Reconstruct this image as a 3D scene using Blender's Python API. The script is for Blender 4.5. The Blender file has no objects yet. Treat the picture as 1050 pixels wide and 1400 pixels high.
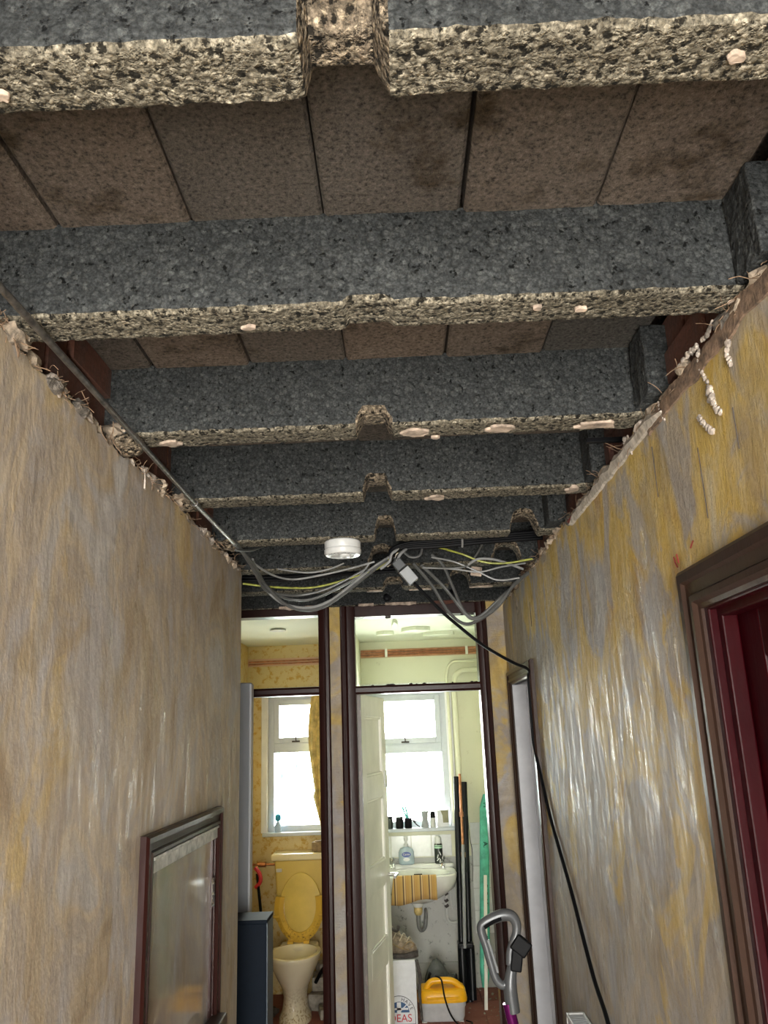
import bpy, bmesh, math, random
from mathutils import Vector, Matrix, noise, Euler
random.seed(7)
S = bpy.context.scene
COL = S.collection

# ------------------------------------------------------------------ camera
PITCH, ROLL, YAW, FPX = 0.268669, -0.0366005, -0.0119183, 1099.49
EYE = Vector((0, 0, 1.76))
fwd = Vector((math.sin(YAW)*math.cos(PITCH), math.cos(YAW)*math.cos(PITCH), math.sin(PITCH)))
r0 = Vector((math.cos(YAW), -math.sin(YAW), 0)); u0 = r0.cross(fwd)
rr = r0*math.cos(ROLL) + u0*math.sin(ROLL); uu = -r0*math.sin(ROLL) + u0*math.cos(ROLL)
cd = bpy.data.cameras.new('camera'); cam = bpy.data.objects.new('camera', cd); COL.objects.link(cam)
cd.sensor_fit = 'HORIZONTAL'; cd.sensor_width = 36; cd.lens = FPX*36/1050; cd.clip_start = .02
M = Matrix((rr, uu, -fwd)).transposed().to_4x4(); M.translation = EYE
cam.matrix_world = M
S.camera = cam

# ------------------------------------------------------------------ light
S.view_settings.view_transform = 'Standard'; S.view_settings.look = 'None'
S.view_settings.exposure = 1.3; S.view_settings.gamma = 1.0; S.view_settings.use_curve_mapping = False
W = bpy.data.worlds.new('sky'); S.world = W; W.use_nodes = True
bg = W.node_tree.nodes['Background']; bg.inputs[0].default_value = (1.0, .985, .95, 1); bg.inputs[1].default_value = 17.0
def portal(name, loc, rot, sx, sy):
    l = bpy.data.lights.new(name, 'AREA'); l.shape = 'RECTANGLE'; l.size = sx; l.size_y = sy
    l.cycles.is_portal = True
    o = bpy.data.objects.new(name, l); COL.objects.link(o); o.location = loc; o.rotation_euler = rot
portal('portal_back', (0, -1.47, 1.2), (-math.pi/2*-1, 0, 0), 1.1, 2.3)     # light enters towards +Y
portal('portal_bath', (.05, 6.62, 1.57), (-math.pi/2, 0, 0), .7, 1.05)
portal('portal_toilet', (-.8, 6.62, 1.57), (-math.pi/2, 0, 0), .5, 1.05)

# ------------------------------------------------------------------ materials
class NT:
    def __init__(s, name):
        s.m = bpy.data.materials.new(name); s.m.use_nodes = True; s.t = s.m.node_tree; s.n = s.t.nodes
        s.b = s.n['Principled BSDF']; s._pos = None
    def add(s, t, **k):
        x = s.n.new(t)
        for a, v in k.items(): setattr(x, a, v)
        return x
    def link(s, a, b): s.t.links.new(a, b)
    def pos(s, scale=(1, 1, 1), loc=(0, 0, 0), obj=False, rot=(0,0,0)):
        if obj: src = s.add('ShaderNodeTexCoord').outputs['Object']
        else: src = s.add('ShaderNodeNewGeometry').outputs['Position']
        mp = s.add('ShaderNodeMapping'); mp.inputs['Scale'].default_value = scale; mp.inputs['Location'].default_value = loc
        mp.inputs['Rotation'].default_value = rot
        s.link(src, mp.inputs['Vector']); return mp.outputs[0]
    def noise(s, v, scale, detail=4, rough=.6, dist=0):
        x = s.add('ShaderNodeTexNoise'); x.inputs['Scale'].default_value = scale; x.inputs['Detail'].default_value = detail
        x.inputs['Roughness'].default_value = rough; x.inputs['Distortion'].default_value = dist
        s.link(v, x.inputs['Vector']); return x.outputs['Fac']
    def vor(s, v, scale, feature='F1', out='Distance', rnd=1):
        x = s.add('ShaderNodeTexVoronoi'); x.feature = feature; x.inputs['Scale'].default_value = scale
        x.inputs['Randomness'].default_value = rnd
        s.link(v, x.inputs['Vector']); return x.outputs[out]
    def ramp(s, f, stops, interp='LINEAR'):
        x = s.add('ShaderNodeValToRGB'); x.color_ramp.interpolation = interp
        e = x.color_ramp.elements
        while len(e) < len(stops): e.new(.5)
        for i, (p, c) in enumerate(stops):
            e[i].position = p
            if not hasattr(c, '__len__'): c = (c, c, c)
            e[i].color = (*c[:3], 1)
        s.link(f, x.inputs[0]); return x.outputs[0]
    def mix(s, f, a, b, mode='MIX'):
        x = s.add('ShaderNodeMix'); x.data_type = 'RGBA'; x.blend_type = mode
        for inp, v in ((x.inputs[0], f), (x.inputs[6], a), (x.inputs[7], b)):
            if hasattr(v, 'is_linked') or isinstance(v, bpy.types.NodeSocket): s.link(v, inp)
            elif hasattr(v, '__len__'): inp.default_value = (*v[:3], 1)
            else: inp.default_value = v
        return x.outputs[2]
    def math(s, op, a, b=None, clamp=False):
        x = s.add('ShaderNodeMath', operation=op); x.use_clamp = clamp
        for i, v in enumerate((a, b)):
            if v is None: continue
            if isinstance(v, bpy.types.NodeSocket): s.link(v, x.inputs[i])
            else: x.inputs[i].default_value = v
        return x.outputs[0]
    def bump(s, h, strength=.5, dist=.01):
        x = s.add('ShaderNodeBump'); x.inputs['Strength'].default_value = strength; x.inputs['Distance'].default_value = dist
        s.link(h, x.inputs['Height'])
        if s.b.inputs['Normal'].is_linked: s.link(s.b.inputs['Normal'].links[0].from_socket, x.inputs['Normal'])
        s.link(x.outputs[0], s.b.inputs['Normal'])
    def base(s, c):
        if isinstance(c, bpy.types.NodeSocket): s.link(c, s.b.inputs['Base Color'])
        else: s.b.inputs['Base Color'].default_value = (*c[:3], 1)
    def set(s, **k):
        for a, v in k.items():
            i = s.b.inputs[a.replace('_', ' ')]
            if isinstance(v, bpy.types.NodeSocket): s.link(v, i)
            else: i.default_value = v
        return s

def plain(name, c, rough=.5, metal=0, var=.12, scale=30, bump=.15, bd=.002, coat=0, obj=True, **k):
    n = NT(name); v = n.pos(obj=obj)
    f = n.noise(v, scale, 5)
    lo = tuple(x*(1-var*1.6) for x in c); hi = tuple(min(1, x*(1+var*1.3)) for x in c)
    n.base(n.ramp(f, [(.3, lo), (.7, hi)])); n.set(Roughness=rough, Metallic=metal, Coat_Weight=coat)
    if bump: n.bump(f, bump, bd)
    n.set(**k); return n.m

def concrete(name, dark, mid, light, scale=105, pit=.25, bumps=.9, bd=.006, speck=.03, crev=.6, cellk=.6):
    n = NT(name); v = n.pos()
    d = n.vor(v, scale); cell = n.vor(v, scale, out='Color')
    cs = n.add('ShaderNodeSeparateColor'); n.link(cell, cs.inputs[0])
    big = n.noise(v, 3.0, 4); fine = n.noise(v, 230, 3, .7)
    c = n.mix(cellk, mid, n.ramp(cs.outputs[0], [(0, dark), (.5, mid), (.92, light), (1, tuple(min(1, x*1.4) for x in light))]))
    c = n.mix(n.ramp(d, [(.42, 0), (.75, crev)]), c, tuple(x*.4 for x in dark))
    pits = n.noise(v, 85, 3, .6)
    c = n.mix(n.ramp(pits, [(pit, 1), (pit+.06, 0)]), c, tuple(x*.12 for x in dark))
    c = n.mix(.8, c, n.ramp(big, [(.25, .62), (.5, 1.0), (.75, 1.25)]), 'MULTIPLY')
    c = n.mix(.8, c, n.ramp(fine, [(.32, .35), (.5, .95), (.68, 1.75)]), 'MULTIPLY')
    n.base(c); n.set(Roughness=.95, Specular_IOR_Level=.2)
    h = n.math('SUBTRACT', n.ramp(pits, [(pit, 0), (pit+.15, 1)]), n.math('MULTIPLY', d, .9))
    n.bump(h, bumps, bd); n.bump(fine, .4, .002)
    return n.m
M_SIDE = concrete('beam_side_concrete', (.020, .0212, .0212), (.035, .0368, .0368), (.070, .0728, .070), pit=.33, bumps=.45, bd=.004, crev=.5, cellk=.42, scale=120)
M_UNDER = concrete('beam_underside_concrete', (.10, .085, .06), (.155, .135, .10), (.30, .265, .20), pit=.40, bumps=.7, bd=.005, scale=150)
M_CHASE = concrete('broken_concrete', (.10, .08, .055), (.18, .14, .10), (.40, .32, .22), pit=.40, scale=125)

def blockmat():
    n = NT('infill_block_concrete'); v = n.pos()
    fine = n.noise(v, 130, 4, .75); big = n.noise(v, 6, 4); st = n.noise(n.pos((1, 1, 1), (3, 1, 0)), 4.5, 5, .65)
    oi = n.add('ShaderNodeObjectInfo').outputs['Random']
    c = n.mix(big, (.070, .059, .050), (.118, .103, .088))
    c = n.mix(oi, n.mix(1.0, c, (.72, .78, .82), 'MULTIPLY'), n.mix(1.0, c, (1.4, 1.22, 1.08), 'MULTIPLY'))
    c = n.mix(n.ramp(st, [(.56, 0), (.64, .8)]), c, (.032, .020, .008))
    c = n.mix(.9, c, n.ramp(fine, [(.34, .18), (.46, .85), (.56, 1.1), (.70, 1.8)]), 'MULTIPLY')
    n.base(c); n.set(Roughness=.95, Specular_IOR_Level=.2)
    n.bump(fine, 1.0, .005); n.bump(n.noise(v, 60, 3), .4, .004)
    return n.m
M_BLOCK = blockmat()

def brickmat():
    n = NT('red_brick'); v = n.pos(); f = n.noise(v, 90, 4); g = n.noise(v, 9, 3)
    oi = n.add('ShaderNodeObjectInfo').outputs['Random']
    c = n.mix(oi, (.075, .025, .016), (.13, .05, .03)); c = n.mix(n.ramp(g, [(.5, 0), (.7, .7)]), c, (.07, .05, .045))
    c = n.mix(.6, c, n.ramp(f, [(.3, .5), (.7, 1.4)]), 'MULTIPLY'); n.base(c); n.set(Roughness=.9); n.bump(f, .6, .004); return n.m
M_BRICK = brickmat()
M_MORTAR = plain('lime_mortar', (.13, .11, .09), .95, var=.5, scale=60, bump=.8, bd=.01, obj=False)

def plaster(name, ochre_lo, ochre_hi, warm=0.5, gloss=.0, lift=1.0, crinkle=.6):
    n = NT(name)
    L = lambda *c: tuple(min(.9, x*lift) for x in c)
    v = n.pos(); vs = n.pos((1, .95, .72)); vf = n.pos((1, 2.4, .9)); vm = n.pos((1, 1.2, .85), (7, 3, 1))
    a = n.noise(vs, 3.1, 4, .55, 1.2); b = n.noise(n.pos((1, .95, .8), (5, 2, 9)), 2.5, 5, .58, 1.3)
    c0 = n.ramp(a, [(.30, L(.30, .225, .15)), (.41, L(.40, .32, .225)), (.48, L(.36, .305, .255)), (.55, L(.46, .375, .27)), (.62, L(.40, .365, .335)), (.72, L(.52, .49, .455))])
    sep = n.add('ShaderNodeSeparateXYZ'); n.link(v, sep.inputs[0])
    g = n.math('MULTIPLY_ADD', sep.outputs['Z'], .13); g.node.inputs[2].default_value = -.13*1.9
    gy = n.math('MULTIPLY', sep.outputs['Y'], -.045)
    bb = n.math('ADD', n.math('ADD', b, g), n.math('ADD', gy, .1))
    m = n.ramp(bb, [(ochre_lo, 0), ((ochre_lo*2+ochre_hi)/3, .7), (ochre_hi, 1)])
    yel = n.ramp(n.noise(vs, 6, 6, .66, .8), [(.3, L(.46, .26, .06)), (.44, L(.60, .40, .085)), (.56, L(.62, .44, .14)), (.70, L(.60, .50, .32))])
    c = n.mix(n.math('MULTIPLY', m, warm), c0, yel)
    # cloudy remains of grey skim, brown stains and pale scrapes
    k1 = n.noise(vm, 4.0, 5, .58, 1.2)
    c = n.mix(n.ramp(k1, [(.52, 0), (.62, .8)]), c, L(.39, .36, .35))
    s2 = n.noise(n.pos((1, 1.2, .8), (2, 7, 4)), 3.6, 4, .58, 1.0)
    c = n.mix(n.ramp(s2, [(.55, 0), (.66, .55)]), c, L(.32, .235, .13))
    s1 = n.noise(vf, 3.0, 5, .62, .6)
    c = n.mix(n.ramp(s1, [(.58, 0), (.72, .38)]), c, L(.56, .52, .46))
    c = n.mix(n.ramp(n.noise(n.pos((1, 9, 1.0), (1, 1, 8)), 3, 6, .7), [(.62, 0), (.72, .5)]), c, L(.24, .19, .14))
    c = n.mix(.16, c, n.ramp(n.noise(v, 38, 6, .7), [(.3, .62), (.7, 1.3)]), 'MULTIPLY')
    st = n.noise(n.pos((1, 34, 8)), 3, 7, .8, .6)
    n.base(c)
    gm = n.noise(n.pos((1, 9, 1.6), (3, 3, 3)), 3, 7, .78, .5)
    n.set(Roughness=n.ramp(gm, [(.42, .62), (.56, .50), (.62, .24)]), Coat_Weight=gloss, Coat_Roughness=.2, Specular_IOR_Level=n.ramp(gm, [(.45, .15), (.62, .6)]))
    n.bump(st, crinkle, .012); n.bump(n.noise(n.pos((1, 1, .6)), 16, 6, .65), .2+crinkle*.6, .02)
    return n.m
M_PLR = plaster('stripped_plaster_right', .47, .595, 1.0, .0, 1.05, .85)
M_PLL = plaster('stripped_plaster_left', .62, .84, .5, .0, 1.06, .10)
M_PLE = plaster('stripped_plaster_end', .36, .50, .9, .0, .8)
M_BROKEN = plain('broken_plaster', (.34, .27, .20), .9, var=.45, scale=45, bump=.7, bd=.008, obj=False)
M_FIBRE = plain('reed_fibre', (.22, .14, .085), .8, var=.4)
M_FLAKE = plain('paint_flake', (.40, .34, .29), .7, var=.45, scale=40)
M_PINK = plain('pink_plaster_patch', (.37, .285, .22), .8, var=.4, scale=40, bump=.4, obj=False)

def darkwood(name, a, b, rough=.34, wear=.70):
    n = NT(name); v = n.pos((14, 14, 1.2)); f = n.noise(v, 4, 5); w = n.noise(n.pos((8, 8, 2)), 9, 6, .7)
    c = n.mix(f, a, b); c = n.mix(n.ramp(w, [(wear, 0), (wear+.05, 1)]), c, (.20, .16, .14))
    n.base(c); n.set(Roughness=rough, Coat_Weight=.05, Coat_Roughness=.2, Specular_IOR_Level=.22); n.bump(f, .25, .002); n.bump(n.noise(n.pos(), 40, 3), .15, .003); return n.m
M_FRAME = darkwood('dark_brown_gloss_paint', (.009, .0025, .002), (.030, .007, .005))
M_FRAMEB = darkwood('brown_architrave', (.018, .010, .007), (.040, .020, .014), .32)
M_MAROON = darkwood('maroon_gloss_paint', (.010, .0005, .0012), (.030, .001, .0025), .34, .78)
for x_ in (M_MAROON,):
    bs_ = x_.node_tree.nodes['Principled BSDF']; bs_.inputs['Specular IOR Level'].default_value = .1; bs_.inputs['Coat Weight'].default_value = 0
M_WGLOSS = plain('white_gloss_paint', (.72, .72, .70), .3, var=.06, scale=8, bump=.1, bd=.003, obj=False)
M_GREYJ = plain('grey_white_lining_paint', (.50, .50, .53), .35, var=.08, scale=8, bump=.2, bd=.004, obj=False)
M_DOORP = plain('cream_door_paint', (.84, .82, .74), .35, var=.06, scale=6, bump=.15, bd=.003, obj=False)
M_UPVC = plain('white_window_plastic', (.52, .56, .60), .4, var=.03, bump=0, obj=False)

def roomwall(name, a, b, stain, lo=.6, bump=.3):
    n = NT(name); v = n.pos(); f = n.noise(v, 3.5, 6, .65, .4); g = n.noise(n.pos((1, 1, 1), (4, 4, 4)), 22, 6, .7)
    c = n.mix(f, a, b); c = n.mix(n.ramp(g, [(lo, 0), (lo+.1, 1)]), c, stain); n.base(c); n.set(Roughness=.75); n.bump(g, bump, .006); return n.m
M_BATH = roomwall('bathroom_cream_paint', (.70, .70, .52), (.78, .77, .60), (.60, .58, .42), .62, .15)
M_BATHLOW = roomwall('bathroom_bare_wall', (.42, .42, .40), (.60, .60, .57), (.16, .16, .15), .58, .6)
M_TOIL = roomwall('toilet_stained_wall', (.62, .46, .17), (.68, .58, .33), (.52, .31, .05), .52, .3)
M_CEILB = roomwall('bathroom_ceiling_paint', (.78, .80, .66), (.84, .86, .74), (.45, .42, .26), .68, .3)
M_FLOORH = roomwall('hall_floor_boards', (.36, .31, .24), (.44, .38, .30), (.25, .2, .15))
M_FLOORB = roomwall('red_floor_tiles', (.20, .06, .045), (.30, .11, .085), (.35, .30, .26), .6)
M_TILE = plain('white_tile_glaze', (.80, .81, .80), .15, var=.04, bump=.05)
def glassmat(name, frosted=False):
    n = NT(name); out = n.n['Material Output']
    tr = n.add('ShaderNodeBsdfTransparent'); gl = n.add('ShaderNodeBsdfGlossy'); gl.inputs['Roughness'].default_value = .05
    if frosted:
        f = n.noise(n.pos((1, 1, .5)), 9, 5, .7)
        g = n.noise(n.pos((1, 1, 1)), 2.6, 2, .5)
        k = n.math('MULTIPLY', n.ramp(f, [(.5, 0), (.62, 1)]), n.ramp(g, [(.45, 0), (.6, 1)]))
        n.link(n.mix(k, (.93, .96, .96), (.12, .42, .40)), tr.inputs[0])  # blurred greenery outside, put into the pane colour as teal blotches
    else: tr.inputs[0].default_value = (.95, .97, .95, 1)
    mx = n.add('ShaderNodeMixShader'); lw = n.add('ShaderNodeFresnel'); lw.inputs[0].default_value = 1.35
    n.link(lw.outputs[0], mx.inputs[0]); n.link(tr.outputs[0], mx.inputs[1]); n.link(gl.outputs[0], mx.inputs[2])
    n.link(mx.outputs[0], out.inputs['Surface']); return n.m
M_TINT = glassmat('light_level_glass'); [setattr(x.inputs[0], 'default_value', (.97, .97, .96, 1)) for x in M_TINT.node_tree.nodes if x.type == 'BSDF_TRANSPARENT']  # pane of the added back door, sets how much daylight enters
M_GLASS = glassmat('clear_glass'); M_FROST = glassmat('green_blur_glass', True)
M_STEEL = plain('steel_conduit', (.20, .19, .18), .32, .85, .35, 60, .2)
M_BLACK = plain('black_plastic', (.004, .004, .005), .5, var=.2, Specular_IOR_Level=.15)
M_BLKPIPE = plain('black_pipe', (.006, .0065, .008), .35, var=.3, Specular_IOR_Level=.25)
M_GREYC = plain('grey_cable_sheath', (.075, .075, .072), .4, var=.15)
M_GREYL = plain('light_grey_cable', (.22, .22, .215), .4, var=.15)
M_GY = plain('green_yellow_cable', (.26, .27, .04), .45, var=.3, scale=50)
M_WPLAS = plain('white_plastic', (.60, .60, .585), .3, var=.04, bump=0)
M_GPLAS = plain('grey_plastic', (.30, .31, .32), .4, var=.05, bump=0)
M_LGREY = plain('light_grey_plastic', (.52, .53, .54), .4, var=.05, bump=.05)
M_SILV = plain('silver_plastic', (.11, .113, .118), .34, .3, .05, bump=0)
M_PURP = plain('purple_anodised_tube', (.16, .01, .12), .2, .6, .1, bump=0)
M_COPPER = plain('copper', (.62, .28, .16), .3, .9, .2, 30, .1)
M_CHROME = plain('chrome', (.7, .7, .7), .12, 1, .03, bump=0)
M_CERAM = plain('white_ceramic', (.80, .80, .76), .12, var=.05, scale=12, bump=0, coat=.5)
def dirty(name, c, dirt, z0, z1, lo=.5):
    n = NT(name); v = n.pos(); f = n.noise(v, 60, 5, .7)
    sep = n.add('ShaderNodeSeparateXYZ'); n.link(v, sep.inputs[0])
    mr = n.add('ShaderNodeMapRange'); mr.inputs[1].default_value = z0; mr.inputs[2].default_value = z1; n.link(sep.outputs['Z'], mr.inputs[0])
    k = n.math('MULTIPLY', n.ramp(f, [(lo, 0), (lo+.08, 1)]), mr.outputs[0])
    g = n.noise(v, 6, 3); cc = n.mix(g, tuple(x*.88 for x in c), tuple(min(1, x*1.08) for x in c))
    n.base(n.mix(k, cc, dirt)); n.set(Roughness=.22, Coat_Weight=.4); return n.m
M_PAN = dirty('cream_ceramic', (.80, .74, .56), (.35, .25, .10), .25, .0)
M_SEAT = dirty('yellow_seat_plastic', (.66, .42, .06), (.16, .09, .03), .58, .44, .55)
M_CIST = dirty('yellow_cistern_plastic', (.68, .50, .13), (.4, .28, .08), .7, .5, .6)
M_ORANGE = plain('orange_plastic', (.85, .42, .01), .3, var=.06, bump=0)
M_GREEN = plain('green_wrap', (.10, .50, .37), .5, var=.2, scale=18, bump=.3)
M_CARD = plain('white_card', (.72, .73, .76), .6, var=.04, bump=.05)
M_NAVY = plain('dark_navy_panel', (.0022, .006, .013), .6, var=.1, bump=0, Specular_IOR_Level=.12)
M_GREYP = plain('grey_painted_board', (.22, .23, .25), .4, var=.05, scale=4, bump=0)
M_REDP = plain('red_plastic', (.55, .02, .03), .35, var=.1, bump=0)
M_BLUE = plain('navy_label_print', (.02, .05, .25), .4, var=.05, bump=0)
M_TEAL = plain('teal_plastic', (.05, .42, .38), .35, var=.1, bump=0)
M_SKYB = plain('blue_plastic', (.02, .30, .50), .35, var=.1, bump=0)
M_CLEARB = plain('bluish_clear_bottle', (.55, .66, .74), .1, var=.05, bump=0, Transmission_Weight=.35)
M_CURT = plain('yellow_net_curtain', (.66, .52, .20), .8, var=.3, scale=16, bump=.3)
M_BROWNP = plain('brown_paper_pack', (.25, .17, .08), .7, var=.3)
M_SHOE = plain('taupe_suede', (.22, .17, .12), .9, var=.4, scale=40, bump=.5)
M_SHOED = plain('dark_shoe_rubber', (.06, .05, .045), .8, var=.4, scale=40, bump=.4)
M_STONE = plain('rubble_stone', (.30, .27, .22), .9, var=.4, scale=14, bump=.6, bd=.01)
M_REDPAINT = plain('red_oxide_metal', (.25, .03, .025), .6, var=.3)
def towelmat():
    n = NT('striped_towel'); sep = n.add('ShaderNodeSeparateXYZ'); n.link(n.pos(), sep.inputs[0])
    w = n.math('FRACT', n.math('MULTIPLY', sep.outputs['X'], 17))
    c = n.ramp(w, [(0, (.45, .26, .08)), (.34, (.52, .34, .12)), (.4, (.12, .07, .04)), (.5, (.12, .07, .05)), (.54, (.6, .42, .2)), (.66, (.6, .42, .2)), (.7, (.22, .10, .05)), (.76, (.47, .28, .09)), (.999, (.45, .26, .08))])
    n.base(c); n.set(Roughness=.95); n.bump(n.noise(n.pos(), 300, 2), .4, .002); return n.m
M_TOWEL = towelmat()
def grille():
    n = NT('radiator_grey_paint'); n.base((.45, .46, .48)); n.set(Roughness=.4); return n.m
M_RAD = grille()

# ------------------------------------------------------------------ builders
ORG = {}
def tag(o, label=None, cat=None, group=None, kind=None):
    for k, v in (('label', label), ('category', cat), ('group', group), ('kind', kind)):
        if v: o[k] = v
    return o
def thing(name, label, cat, loc=(0, 0, 0), group=None, kind=None, rz=0):
    o = bpy.data.objects.new(name, None); COL.objects.link(o); o.location = loc; o.rotation_euler = (0, 0, rz)
    o.empty_display_size = .05
    ORG[o] = Vector(loc); return tag(o, label, cat, group, kind)
class B:
    def __init__(s): s.bm = bmesh.new(); s.mi = 0; s.mats = []
    def v(s, p): return s.bm.verts.new(p)
    def f(s, vs, mi=None):
        try: f = s.bm.faces.new(vs)
        except ValueError: return None
        f.material_index = s.mi if mi is None else mi; return f
    def box(s, lo, hi):
        x0, y0, z0 = lo; x1, y1, z1 = hi
        p = [s.v(q) for q in ((x0,y0,z0),(x1,y0,z0),(x1,y1,z0),(x0,y1,z0),(x0,y0,z1),(x1,y0,z1),(x1,y1,z1),(x0,y1,z1))]
        for q in ((0,3,2,1),(4,5,6,7),(0,1,5,4),(1,2,6,5),(2,3,7,6),(3,0,4,7)): s.f([p[i] for i in q])
        return s
    def obox(s, c, size, rot):
        R_ = Euler(rot).to_matrix(); c = Vector(c); h = Vector(size)/2; p = []
        for k in range(8):
            q = Vector(((1 if k & 1 else -1)*h.x, (1 if k & 2 else -1)*h.y, (1 if k & 4 else -1)*h.z)); p.append(s.v(c+R_@q))
        for q in ((0,2,3,1),(4,5,7,6),(0,1,5,4),(1,3,7,5),(3,2,6,7),(2,0,4,6)): s.f([p[i] for i in q])
        return s
    def prism(s, poly, axis, a, b):
        def P(q, t): return {'x': (t, q[0], q[1]), 'y': (q[0], t, q[1]), 'z': (q[0], q[1], t)}[axis]
        A = [s.v(P(q, a)) for q in poly]; Bv = [s.v(P(q, b)) for q in poly]; n = len(poly)
        s.f(A[::-1]); s.f(Bv)
        for i in range(n): s.f([A[i], A[(i+1) % n], Bv[(i+1) % n], Bv[i]])
        return s
    def tube(s, pts, r, n=8, smooth=6, cap=True, squash=1, up=None):
        pts = [Vector(p) for p in pts]
        if len(pts) > 2 and smooth: pts = catmull(pts, smooth)
        rs = r if callable(r) else (lambda t: r)
        rings = []; N = len(pts); prev = None
        for i, p in enumerate(pts):
            d = (pts[min(i+1, N-1)] - pts[max(i-1, 0)]).normalized()
            a = prev if prev else (Vector(up) if up else (Vector((0, 0, 1)) if abs(d.z) < .9 else Vector((1, 0, 0))))
            a = (a - d*a.dot(d)).normalized(); prev = a; b = d.cross(a); R_ = rs(i/(N-1))
            rings.append([s.v(p + (a*math.cos(2*math.pi*k/n)*squash + b*math.sin(2*math.pi*k/n))*R_) for k in range(n)])
        for i in range(N-1):
            for k in range(n): s.f([rings[i][k], rings[i][(k+1) % n], rings[i+1][(k+1) % n], rings[i+1][k]])
        if cap: s.f(rings[0][::-1]); s.f(rings[-1])
        return s
    def lathe(s, prof, c, n=24, axis=(0, 0, 1), sx=1, sy=1):
        q = Vector((0, 0, 1)).rotation_difference(Vector(axis)); c = Vector(c); rings = []
        for r, z in prof:
            rings.append([s.v(c + q@Vector((r*math.cos(2*math.pi*k/n)*sx, r*math.sin(2*math.pi*k/n)*sy, z))) for k in range(n)])
        for i in range(len(prof)-1):
            for k in range(n): s.f([rings[i][k], rings[i][(k+1) % n], rings[i+1][(k+1) % n], rings[i+1][k]])
        if prof[0][0] > 0: s.f(rings[0][::-1])
        if prof[-1][0] > 0: s.f(rings[-1])
        return s
    def loft(s, rings, cap=True):
        R_ = [[s.v(p) for p in r] for r in rings]; n = len(R_[0])
        for i in range(len(R_)-1):
            for k in range(n): s.f([R_[i][k], R_[i][(k+1) % n], R_[i+1][(k+1) % n], R_[i+1][k]])
        if cap: s.f(R_[0][::-1]); s.f(R_[-1])
        return s
    def lump(s, c, r, seed=0, sub=2, squash=(1, 1, 1)):
        t = bmesh.new(); bmesh.ops.create_icosphere(t, subdivisions=sub, radius=1)
        mp = {}
        for v in t.verts:
            d = v.co.normalized(); k = 1+.55*noise.noise(d*1.6+Vector((seed*3.1, seed, 0)))+.25*noise.noise(d*4+Vector((seed, 5, 1)))
            mp[v.index] = s.v(Vector(c)+Vector((d.x*squash[0], d.y*squash[1], d.z*squash[2]))*r*k)
        for f in t.faces: s.f([mp[v.index] for v in f.verts])
        t.free(); return s
    def build(s, name, mat, parent=None, bevel=0, smooth=False, seg=2, local=False, kind=None, label=None, mods=None):
        bmesh.ops.remove_doubles(s.bm, verts=s.bm.verts, dist=1e-6)
        bmesh.ops.recalc_face_normals(s.bm, faces=s.bm.faces)
        o_ = Vector((0, 0, 0)) if (parent is None or local) else ORG.get(parent, Vector((0, 0, 0)))
        if o_.length: bmesh.ops.translate(s.bm, verts=s.bm.verts, vec=-o_)
        me = bpy.data.meshes.new(name); s.bm.to_mesh(me); s.bm.free()
        for m in (mat if isinstance(mat, (list, tuple)) else [mat]): me.materials.append(m)
        if smooth:
            for p in me.polygons: p.use_smooth = True
            me.set_sharp_from_angle(angle=math.radians(40 if smooth is True else smooth))
        o = bpy.data.objects.new(name, me); COL.objects.link(o)
        if parent: o.parent = parent
        ORG[o] = o_
        if bevel:
            b = o.modifiers.new('bevel', 'BEVEL'); b.width = bevel; b.segments = seg; b.limit_method = 'ANGLE'
        if kind: o['kind'] = kind
        if label: o['label'] = label
        return o
def catmull(P, k):
    out = []
    for i in range(len(P)-1):
        a, b, c, d = P[max(i-1, 0)], P[i], P[i+1], P[min(i+2, len(P)-1)]
        for j in range(k):
            t = j/k
            out.append(.5*((2*b)+(c-a)*t+(2*a-5*b+4*c-d)*t*t+(3*b-a-3*c+d)*t**3))
    out.append(P[-1]); return out
def nz(x, y, z=0): return noise.noise(Vector((x, y, z)))
def bx(lo, hi): return B().box(lo, hi)

# ------------------------------------------------------------------ structure: floor, walls, ceiling
XR, XL, YE = .546, -.593, 4.15
bx((-2.2, -1.5, -.1), (2.2, 4.2, 0)).build('floor', M_FLOORH, kind='structure')
bx((-1.3, 4.2, -.1), (.95, 6.7, .001)).build('floor_bathroom', M_FLOORB, kind='structure')

def lin(a, b, st): n = max(1, round((b-a)/st)); return [a+(b-a)*i/n for i in range(n)]
def wall_heightfield(name, X, side, ylist, zlist, openings, ztop, mat):
    """plaster skin in the YZ plane at X; side=+1 means the wall body lies to +X"""
    b = B(); G = {}
    def inside(y, z): return any(y0 < y < y1 and z0 < z < z1 for y0, y1, z0, z1 in openings)
    for i, y in enumerate(ylist):
        for j, z in enumerate(zlist):
            zz = z; top = j == len(zlist)-1
            t = max(0, (z-(ztop-.12))/.12)
            zz = z + t*(.020*nz(y*6, 1.3, side) + .016*nz(y*19, 4, side) + .010*nz(y*60, 2, side)-.004)
            e = .0018*nz(y*2.2, z*2.2, 3*side) + .0006*nz(y*11, z*7, side)
            G[i, j] = b.v((X + side*(e + (.004*abs(nz(y*40, z*40, 1)) if top else 0)), y, zz))
    for i in range(len(ylist)-1):
        for j in range(len(zlist)-1):
            if inside((ylist[i]+ylist[i+1])/2, (zlist[j]+zlist[j+1])/2): continue
            b.f([G[i, j], G[i+1, j], G[i+1, j+1], G[i, j+1]])
    ext = bmesh.ops.extrude_face_region(b.bm, geom=b.bm.faces[:])
    bmesh.ops.translate(b.bm, verts=[g for g in ext['geom'] if isinstance(g, bmesh.types.BMVert)], vec=(side*.022, 0, 0))
    return b.build(name, mat, kind='structure', smooth=35)
D1 = (.62, 1.43, 0, 1.955); D2 = (3.40, 4.00, 0, 1.965)
zl = lin(0, 1.955, .05)+[1.955, 1.965]+lin(1.985, 2.385, .02)[1:]+[2.385]
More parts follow.
